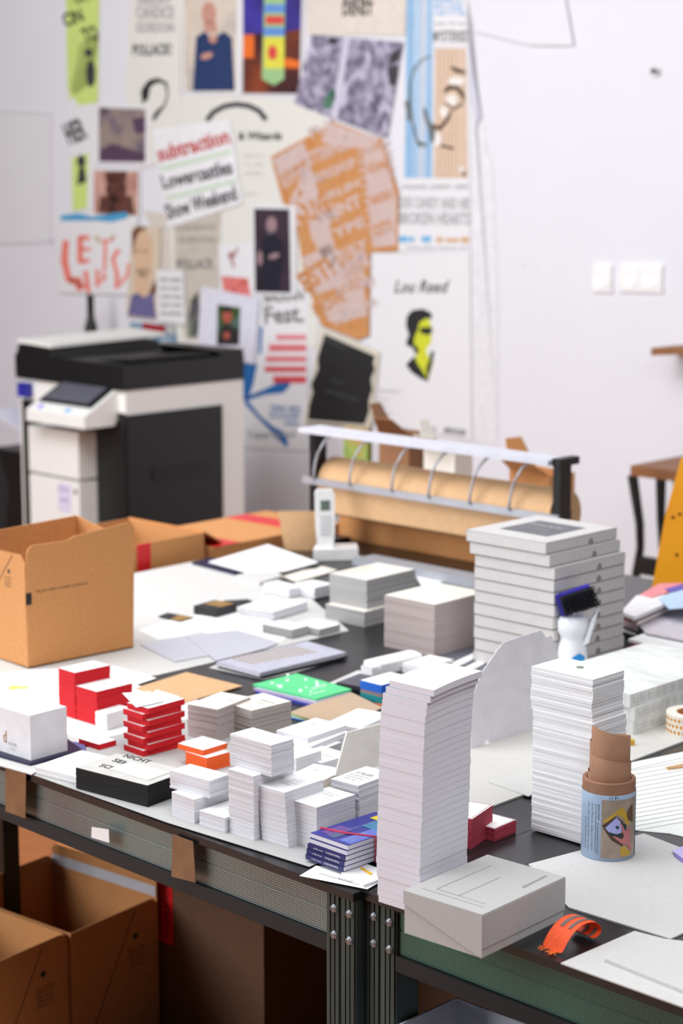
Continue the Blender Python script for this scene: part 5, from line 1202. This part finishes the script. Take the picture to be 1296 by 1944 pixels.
# old beige poster, text card, small red poster
poster('old', 'poster', 'old grey-beige concert poster partly covered by other prints', [(330, 412), (419, 396), (415, 560), (388, 645), (352, 645), (332, 560)], .007, photo('poster_old', [(.74, .71, .66), (.79, .76, .71), (.76, .73, .68)], 10))
wtext('old', 'lettering', [('GORDON', 338, 462, 408, 462, 14), ('CANDICE', 336, 440, 410, 436, 12)], mat('old_ink', (.62, .62, .56), .7)); wtext('old', 'bold_lettering', [('POLLACK', 336, 512, 406, 510, 20)], gink)
mark('old', 'dark_figure', [[(362, 570), (376, 552), (380, 600), (374, 640), (356, 640), (358, 600)]], photo('figure_green', [(.22, .26, .24), (.36, .34, .36), (.45, .50, .44)], 20), 2)
poster('hair', 'poster', 'narrow beige strip between the text card and tilted poster', [(272, 400), (318, 405), (326, 512), (300, 512), (292, 440)], .006, mat('strip_beige', (.83, .80, .76), .7))
poster('card', 'poster', 'small white card with five lines of black type', [(297, 512), (348, 514), (353, 616), (298, 610)], .018, pw)
wtext('card', 'typed_lines', [(t_, 303, 534 + k * 16, 345, 535 + k * 16, 6) for k, t_ in enumerate(('KEEP IT SIMPLE', 'NOT EASY', 'WORK HARD', 'TRUST YOUR', 'GOOD PRINTING'))], gink)
poster('pink', 'poster', 'small white and red poster behind the dark portrait print', [(414, 464), (478, 462), (480, 565), (418, 558)], .009, pw)
mark('pink', 'red_field', [(420, 524), (470, 528), (476, 562), (424, 556)], photo('field_red', [(.80, .30, .30), (.88, .52, .50), (.74, .20, .20)], 30))
mark('pink', 'little_figure', [disc(440, 484, 8, 6), stroke([(446, 480), (452, 470)], 4), stroke([(436, 486), (442, 500), (444, 508)], 5)], mat('figure_rose', (.68, .48, .48), .7))
poster('redface', 'photograph', 'white sheet with a small photo of a person against green leaves', [(382, 543), (492, 566), (482, 692), (374, 665)], .018, mat('sheet_lilac', (.86, .86, .91), .7))
mark('redface', 'picture', [(413, 578), (456, 584), (454, 655), (411, 655)], photo('photo_leaves', [(.10, .18, .10), (.22, .34, .16), (.38, .48, .50)], 14))
mark('redface', 'face', [disc(431, 600, 9, 14)], mat('face_red', (.70, .34, .28), .6), 2); mark('redface', 'hair', [disc(431, 587, 9, 6)], ink, 3)
mark('redface', 'clothing', [(416, 625), (428, 614), (442, 620), (452, 630), (452, 655), (412, 655)], mat('photo_charcoal', (.17, .16, .17), .6), 4); mark('redface', 'print_on_shirt', [disc(430, 637, 6, 7)], MC['face_red'], 5)
# fest poster
poster('fest', 'poster', 'white festival poster with red text bars and blue painted twigs', [(486, 536), (585, 526), (584, 856), (455, 850), (470, 700)], .006, pw)
wtext('fest', 'lettering', [('BALKAN', 502, 575, 576, 570, 20), ('Fest.', 502, 616, 577, 612, 34)], gink); wtext('fest', 'lower_lettering', [('Theater im Hof', 468, 832, 560, 832, 14)], mat('lower_ink', (.66, .66, .68), .7))
mark('fest', 'pink_bars', [rect(524, 634, 581, 645), rect(510, 652, 581, 668), rect(504, 675, 581, 688), rect(502, 694, 581, 706), rect(518, 712, 581, 728)], mat('bar_pink', (.90, .66, .68), .7))
mark('fest', 'red_bars', [rect(524, 640, 581, 644), rect(510, 658, 581, 664), rect(504, 680, 581, 684), rect(502, 698, 581, 706), rect(518, 716, 581, 726)], mat('bar_red', (.82, .22, .26), .7), 2)
mark('fest', 'blue_twigs', [stroke([(496, 620), (493, 672)], [6, 5]), stroke([(474, 690), (470, 730), (464, 760)], [28, 20, 10]), stroke([(464, 758), (500, 745), (535, 735), (550, 728)], [8, 10, 22, 6]), stroke([(466, 762), (490, 790), (520, 818), (545, 846)], [9, 6, 10, 8]), disc(530, 826, 18, 9, rot=.7)], blue, 1)
wtext('fest', 'blue_lettering', [('Tickets online', 512, 776, 570, 778, 8), ('und an allen', 512, 784, 570, 787, 7), ('Vorverkaufs', 510, 794, 566, 796, 7), ('stellen', 538, 806, 568, 808, 7)], blue)
# black tilted poster
poster('blk', 'poster', 'tilted black poster with ragged cream border above the dispenser', [(608, 622), (720, 668), (702, 812), (578, 802)], .020, mat('poster_cream2', (.85, .83, .76), .7))
mark('blk', 'black_field', [(616, 634), (712, 676), (708, 690), (712, 700), (704, 720), (707, 740), (700, 760), (701, 780), (692, 806), (584, 797), (586, 770), (594, 745), (590, 730), (604, 700), (602, 680)], mat('poster_black', (.12, .12, .13), .6))
wtext('blk', 'faint_lettering', [('Einladung', 616, 648, 655, 664, 7), ('Samstag', 628, 724, 650, 730, 6), ('um acht Uhr', 618, 744, 680, 762, 7)], mat('faint_grey', (.30, .31, .31), .7))
# portrait poster
poster('lou', 'poster', 'white poster with script title and a yellow and black head', [(705, 480), (892, 478), (895, 836), (698, 800), (703, 640)], .009, pw)
wtext('lou', 'script_title', [('Lou Reed', 748, 556, 852, 556, 24, .35)], ink)
mark('lou', 'yellow_face', [(790, 612), (812, 603), (820, 622), (818, 650), (808, 664), (812, 676), (822, 690), (812, 722), (786, 708), (776, 692), (790, 676), (786, 654), (778, 640)], mat('acid_yellow', (.82, .84, .18), .6))
mark('lou', 'black_hair', [[(772, 600), (782, 589), (802, 586), (818, 594), (820, 606), (808, 604), (796, 612), (792, 628), (786, 640), (784, 660), (774, 658), (770, 650), (776, 636), (770, 618)], [(797, 622), (820, 621), (819, 633), (810, 636), (797, 632)], [(770, 692), (786, 676), (792, 690), (806, 712), (814, 725), (800, 720), (780, 706)], [(818, 666), (824, 668), (820, 690), (812, 722), (808, 700), (814, 684)], [(784, 652), (796, 664), (790, 674), (784, 664)]], ink, 2)
wtext('lou', 'small_print', [('FRANKFURT', 716, 744, 760, 746, 5), ('march tour', 714, 758, 740, 760, 4), ('tickets', 714, 770, 736, 772, 4), ('stage hall', 714, 784, 744, 787, 4)], lgink); wtext('lou', 'stamp', [('BY', 814, 820, 828, 822, 10), ('MENDEM', 842, 822, 882, 828, 12)], gink)
poster('redblue', 'postcard', 'small red and blue card peeping over the copier', [(246, 612), (332, 618), (336, 650), (246, 650)], .010, photo('card_multi', [(.80, .82, .80), (.35, .52, .66), (.82, .80, .72)], 14))
mark('redblue', 'red_block', [(270, 612), (315, 618), (310, 640), (272, 634)], mat('block_red', (.62, .12, .16), .6))
# switches, nail
swm = mat('switch_white', (.95, .95, .95), .4)
for lab, x0, x1, n in (('single white light switch on the wall', 1128, 1164, 1), ('double white light switch on the wall to the right', 1178, 1260, 2)):
    q = wpoly([(x0, 503), (x1, 503), (x1, 555), (x0, 553)], 0); o = slab('light_switch', q, -WN * .012, swm); tag(o, lab, 'light switch', 'wall switches')
    for k in range(n):
        a_ = x0 + (x1 - x0) * (k + .15) / n; b_ = x0 + (x1 - x0) * (k + .85) / n
        q = [W(x, y, .012) for x, y in ((a_, 509), (b_, 509), (b_, 547), (a_, 547))]; slab('rocker', q, -WN * .004, swm, o)
q = W(1248, 135, 0); bm = bmesh.new(); lathe(bm, [(0, .03), (.011, .03), (.011, .026), (.004, .024), (.004, 0)], 12); me = finish(bm); o = link('nail', me, mat('nail_brown', (.38, .33, .33), .5), None, q); o.rotation_euler = (math.pi / 2, 0, AR - math.pi / 2); tag(o, 'dark nail in the white wall at the upper right', 'nail')
for k, x in enumerate((995, 1020)):
    q = W(x, 505, 0); bm = bmesh.new(); lathe(bm, [(0, .002), (.004, .002), (.004, 0)], 8); o = link('plugged_hole', finish(bm), mat('hole_grey', (.75, .75, .76), .8), None, q); o.rotation_euler = (math.pi / 2, 0, AR - math.pi / 2); tag(o, ['left', 'right'][k] + ' one of two faint plugged holes in the wall', 'wall plug', 'plugged holes')

# =====================================================================
# RIGHT BACKGROUND
# =====================================================================
# side table with cast-iron treadle legs
zs = .80; tq = P(1196, 903, zs - .035); aS = math.radians(-43.5)
tq = Vector((tq.x, tq.y, 0)); r = empty('iron_leg_table', tq, aS, 'small wooden-topped table on ornate cast-iron legs at the right wall', 'table')
wood = mat('brown_wood', (.56, .36, .20), .5, var=.15, scale=6, stretch=(1, 8, 1)); iron = mat('cast_iron', (.12, .115, .10), .5, .3, var=.2)
bm = bmesh.new(); bx(bm, 0, .75, 0, .42, zs - .035, zs); link('tabletop', finish(bm, bevel=.004), wood, r)
def iron_leg(x, nm='iron_leg'):
    bm = bmesh.new()
    for sg in (-1, 1):
        cy = .19
        tube(bm, [(x, cy + sg * .14, zs - .036), (x, cy + sg * .105, .60), (x, cy + sg * .10, .50), (x, cy + sg * .125, .36), (x, cy + sg * .16, .22), (x, cy + sg * .18, .02)], [.016, .013, .012, .013, .014, .020], 8)
        tube(bm, [(x, cy + sg * .03, zs - .036), (x, cy + sg * .028, .62), (x, cy + sg * .012, .50), (x, cy + sg * .01, .44)], [.016, .013, .015, .02], 8)
        tube(bm, [(x, cy + sg * .16, .24), (x, cy + sg * .08, .30), (x, cy, .31)], .010, 8)
    tube(bm, [(x, .19, .42), (x, .19, .31)], .011, 8)
    bx(bm, x - .012, x + .012, .07, .31, .41, .465)
    return link(nm, finish(bm, smooth=False), iron, r)
def iron_leg_x(y):
    bm = bmesh.new(); cx = .145
    for sg in (-1, 1):
        tube(bm, [(cx + sg * .15, y, zs - .036), (cx + sg * .115, y, .60), (cx + sg * .11, y, .52), (cx + sg * .135, y, .36), (cx + sg * .17, y, .22), (cx + sg * .19, y, .0)], [.018, .015, .014, .016, .016, .022], 8)
        tube(bm, [(cx + sg * .035, y, zs - .036), (cx + sg * .03, y, .62), (cx + sg * .015, y, .52), (cx + sg * .012, y, .46)], [.018, .014, .017, .022], 8)
        tube(bm, [(cx + sg * .17, y, .24), (cx + sg * .09, y, .315), (cx, y, .33)], .012, 8)
    tube(bm, [(cx, y, .44), (cx, y, .32)], .013, 8); bx(bm, cx - .12, cx + .12, y - .014, y + .014, .43, .49)
    return link('iron_leg', finish(bm), iron, r)
iron_leg_x(.02); iron_leg_x(.36)
bm = bmesh.new(); tube(bm, [(.56, .06, zs - .04), (.46, .06, .64), (.40, .06, .50)], .010, 8); link('brace', finish(bm), iron, r)
sq = W(1284, 668, .0); o = slab('wooden_shelf', [W(x, y, 0) for x, y in ((1284, 655), (1380, 652), (1380, 666), (1284, 669))], -WN * .16, wood); tag(o, 'end of a small wooden shelf on the wall at the right edge', 'shelf')
# orange board leaning up at the table's far right end
oq = P(1238, 1118, .803); on = Vector((.18, 1, 0)).normalized()
orm = mat('orange_plastic', (1.0, .66, .12), .45, var=.05, scale=5)
opts = [(1237, 1116), (1262, 980), (1292, 872), (1330, 850), (1345, 1116)]
o = slab('orange_board', [RP(x, y, oq, on) for x, y in opts], on * .012, orm); tag(o, 'bright orange perforated board standing at the far right', 'board')
sh_ = [RP(x, y, oq, on) - on * .0012 for x, y in ((1241, 1095), (1256, 1016), (1330, 1024), (1340, 1100))]
hl = []
for (x, y) in ((1277, 982), (1290, 976), (1284, 1053), (1270, 1150)):
    if y < 1110: hl.append([RP(x + 3.2 * math.cos(a), y + 3.2 * math.sin(a), oq, on) - on * .0012 for a in [k * math.pi / 5 for k in range(10)]])
slab('round_hole', hl, on * .001, mat('hole_dark', (.45, .16, .06), .6), o)
# pile of mixed papers at the far right
rnd = random.Random(5); zz_ = .8012
cols = [('black magazine', (.10, .10, .12)), ('white leaflet', (.88, .87, .88)), ('plum brochure', (.36, .24, .28)), ('grey leaflet', (.72, .70, .74)), ('pale pink leaflet', (.88, .72, .74)), ('cream booklet', (.88, .86, .84)), ('dusky red brochure', (.58, .36, .38)), ('white folded print', (.90, .89, .90))]
for k, (nm, c) in enumerate(cols):
    dx = rnd.uniform(-5, 5)
    pts = [(1178 + dx, 1196 - k * 5), (1208 + dx, 1172 - k * 6), (1275 + dx, 1150 - k * 3), (1268 + dx, 1172 - k * 4), (1205 + dx, 1206 - k * 5)]
    sheet('printed_matter', nm + ' in the mixed paper pile beside the box stack', 'leaflet', pts, zz_, .008, mat('leaf_%d' % k, c, .5), 'mixed papers beside the box stack'); zz_ += .0084
sheet('pink_paper', 'pink paper sheet on the mixed pile below the orange board', 'paper', [(1215, 1128), (1250, 1108), (1296, 1106), (1270, 1124), (1236, 1134)], zz_, .0015, mat('pink', (.90, .55, .58), .6))
sheet('light_blue_paper', 'light blue paper sheet at the right edge below the orange board', 'paper', [(1250, 1136), (1300, 1112), (1350, 1120), (1350, 1150), (1270, 1156)], zz_ + .0018, .0015, mat('light_blue', (.72, .82, .92), .6))
sheet('violet_paper', 'small violet paper strip above the light blue paper', 'paper', [(1262, 1118), (1310, 1104), (1330, 1108), (1275, 1124)], zz_ + .0036, .0012, mat('violet', (.40, .35, .70), .6))
sheet('grey_folder', 'pale lilac grey folder leaning over the right end of the pile', 'folder', [(1213, 1187), (1250, 1165), (1300, 1150), (1400, 1170), (1400, 1225), (1300, 1215), (1225, 1200)], .835, .004, mat('lilac_grey2', (.82, .79, .82), .6))
# maroon box under a white lid
mf = P(1192, 1246, .8012); r = None
mb = sheet('maroon_box', 'maroon box with white lettering under the white lid, far right', 'box', [(1190, 1229), (1222, 1213), (1420, 1262), (1400, 1290)], .8012, .024, mat('maroon', (.46, .07, .17), .6))
text('white_lettering', [('ITALIC', P(1222, 1262, .8012) - mb.location, P(1310, 1286, .8012) - P(1222, 1262, .8012), (0, 0, .02))], pw, mb)
sheet('lid_lying_flat', 'white box lid lying on the maroon box at the right', 'lid', [(1192, 1213), (1226, 1201), (1420, 1246), (1400, 1268)], .8258, .006, white)

# =====================================================================
# UNDER THE TABLES
# =====================================================================
def low_mailer(label, F, ang, a, b, h, back, lens):
    r = empty('kraft_box', F, ang, label, 'box', 'open kraft boxes under the table'); t = .003; c = .018
    def pn(nm, pts, off, m=kraft):
        bm = bmesh.new(); prism(bm, pts, off); return link(nm, finish(bm), m, r)
    bm = bmesh.new(); bx(bm, t, a - t, t, b - t, 0, t); link('bottom_panel', finish(bm), kraft, r)
    rc = [(a - c + c * math.sin(q * math.pi / 12), h + .006 - c + c * math.cos(q * math.pi / 12)) for q in range(7)]
    s1 = pn('side_panel', [(x, 0, zq) for x, zq in [(0, 0), (a - .001, 0)] + rc[::-1] + [(0, h)]], (0, t, 0))
    pn('side_panel', [(x, b - t, zq + (.02 if zq > h * .9 else 0)) for x, zq in [(0, 0), (a - .001, 0)] + rc[::-1] + [(0, h)]], (0, t, 0))
    pn('front_panel', [(0, t, 0), (0, b - t, 0), (0, b - t, h), (0, t, h)], (t, 0, 0))
    cr_ = [(b - c + c * math.sin(q * math.pi / 12), back - c + c * math.cos(q * math.pi / 12)) for q in range(7)]
    cl = [(c - c * math.sin(q * math.pi / 12), back - c + c * math.cos(q * math.pi / 12)) for q in range(7)]
    bp = pn('back_flap', [(a, y, zq) for y, zq in [(0, 0), (b, 0)] + cr_[::-1] + cl], (.003, 0, 0))
    if lens: box('white_strip', (a - .0008, a, .002, b - .002, back - .045, back - .022), mat('strip_white', (.80, .80, .83), .5), bp)
    bm = bmesh.new(); bx(bm, a - .0008, a, .004, b - .004, h * .46, h * .475); link('red_line', finish(bm), redtape, bp)
    bm = bmesh.new(); prism(bm, [(a * .12, -.0004, h * .10), (a * .13, -.0004, h * .10), (a * .74, -.0004, h * .98), (a * .73, -.0004, h * .98)], (0, .0003, 0)); link('fold_line', finish(bm), dk_, s1)
    bm = bmesh.new(); pts = [(a * .74 + .007 * math.cos(q), -.0004, h * .80 + .007 * math.sin(q)) for q in [k * math.pi / 8 for k in range(16)]]; prism(bm, pts, (0, .0003, 0)); link('round_mark', finish(bm), dk_, s1)
    text('small_print', [(s_, (a * .66, -.0005, h * .70 - q * .009), (.045, 0, 0), (0, 0, .006)) for q, s_ in enumerate(('Bitte trocken', 'lagern und', 'flach falten', 'wenn leer', 'danke'))], dk_, s1)
    return r
hB = .30
f0 = P(134, 1773, hB); f1 = P(297, 1708, hB); aL = math.atan2((f1 - f0).y, (f1 - f0).x); aw = (f1 - f0).length
bkz = H(f1, 1664)
e1_ = Vector((math.cos(aL), math.sin(aL), 0)); e2_ = Vector((-e1_.y, e1_.x, 0))
q = RP(97, 1600, f1, e1_); bw2 = (q - f1).dot(e2_)
low_mailer('open kraft box with white strip flap under the left table, right of its twin', Vector((f0.x, f0.y, 0)), aL, aw, bw2, hB, bkz, 1)
low_mailer('open kraft box at the bottom left corner, in front of its twin', Vector((f0.x, f0.y, 0)) - e1_ * (aw + .012), aL, aw, bw2, hB, hB + .002, 0)
def shade_carton(label, px, D, dims, rz, tapes=()):
    F = Vector(((px - 648) / FP * D, D, 0)); a, b, h = dims
    kraftd = mat('carton_painted_shade', (.40, .28, .19), .85, var=.05, scale=60); r = empty('carton', F, rz, label, 'carton', 'closed cartons under the table')  # kraft darkened so the under-table shade is painted into its colour
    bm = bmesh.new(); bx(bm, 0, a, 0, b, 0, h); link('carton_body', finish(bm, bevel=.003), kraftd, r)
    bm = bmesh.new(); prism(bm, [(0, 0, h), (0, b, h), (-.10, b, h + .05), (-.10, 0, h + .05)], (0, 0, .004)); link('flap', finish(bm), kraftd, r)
    for (y0, y1, z0_, z1_) in tapes:
        tp = box('red_tape', (-.0012, 0, y0, y1, z0_, z1_), redtape, r)
        text('tape_lettering', [('VORSICHT', (-.0016, y0 + .012, z0_ + .01), (0, 0, (z1_ - z0_) * .85), (0, .014, 0)), ('ZERBRECHLICH', (-.0016, y0 + .034, z0_ + .01), (0, 0, (z1_ - z0_) * .85), (0, .012, 0))], ink, r)
    return r
shade_carton('added light-blocking carton behind the open box with the white strip flap', 300, 4.35, (.34, .24, .40), AR)  # added carton, put here to block light coming in from the left
shade_carton('carton with red lettered tape in the shade under the left table', 492, 3.75, (.30, .34, .46), AR, ((.27, .325, .20, .38),))
shade_carton('plain carton in the shade behind the left table leg', 640, 4.05, (.30, .30, .52), AR)
shade_carton('plain carton in the shade beneath the right table', 960, 3.75, (.30, .30, .50), AR)
# white open box at the bottom
zb_ = .62; bc_ = P(866, 1893, zb_); q = Vector((bc_.x, bc_.y, 0)) - DR * .26 - DL * .30
r = empty('white_box', q, AR, 'open white box on the floor under the right table', 'box')
bw3 = mat('box_lilac_white', (.82, .82, .86), .7); bm = bmesh.new(); t = .003
bx(bm, 0, .26, 0, .30, 0, t); bx(bm, .26 - t, .26, 0, .30, t, zb_); bx(bm, 0, .26, .30 - t, .30, t, zb_ - .0); bx(bm, 0, t, 0, .30, t, zb_ - .03); bx(bm, 0, .26, 0, t, t, zb_ - .02)
link('box_walls', finish(bm), bw3, r)
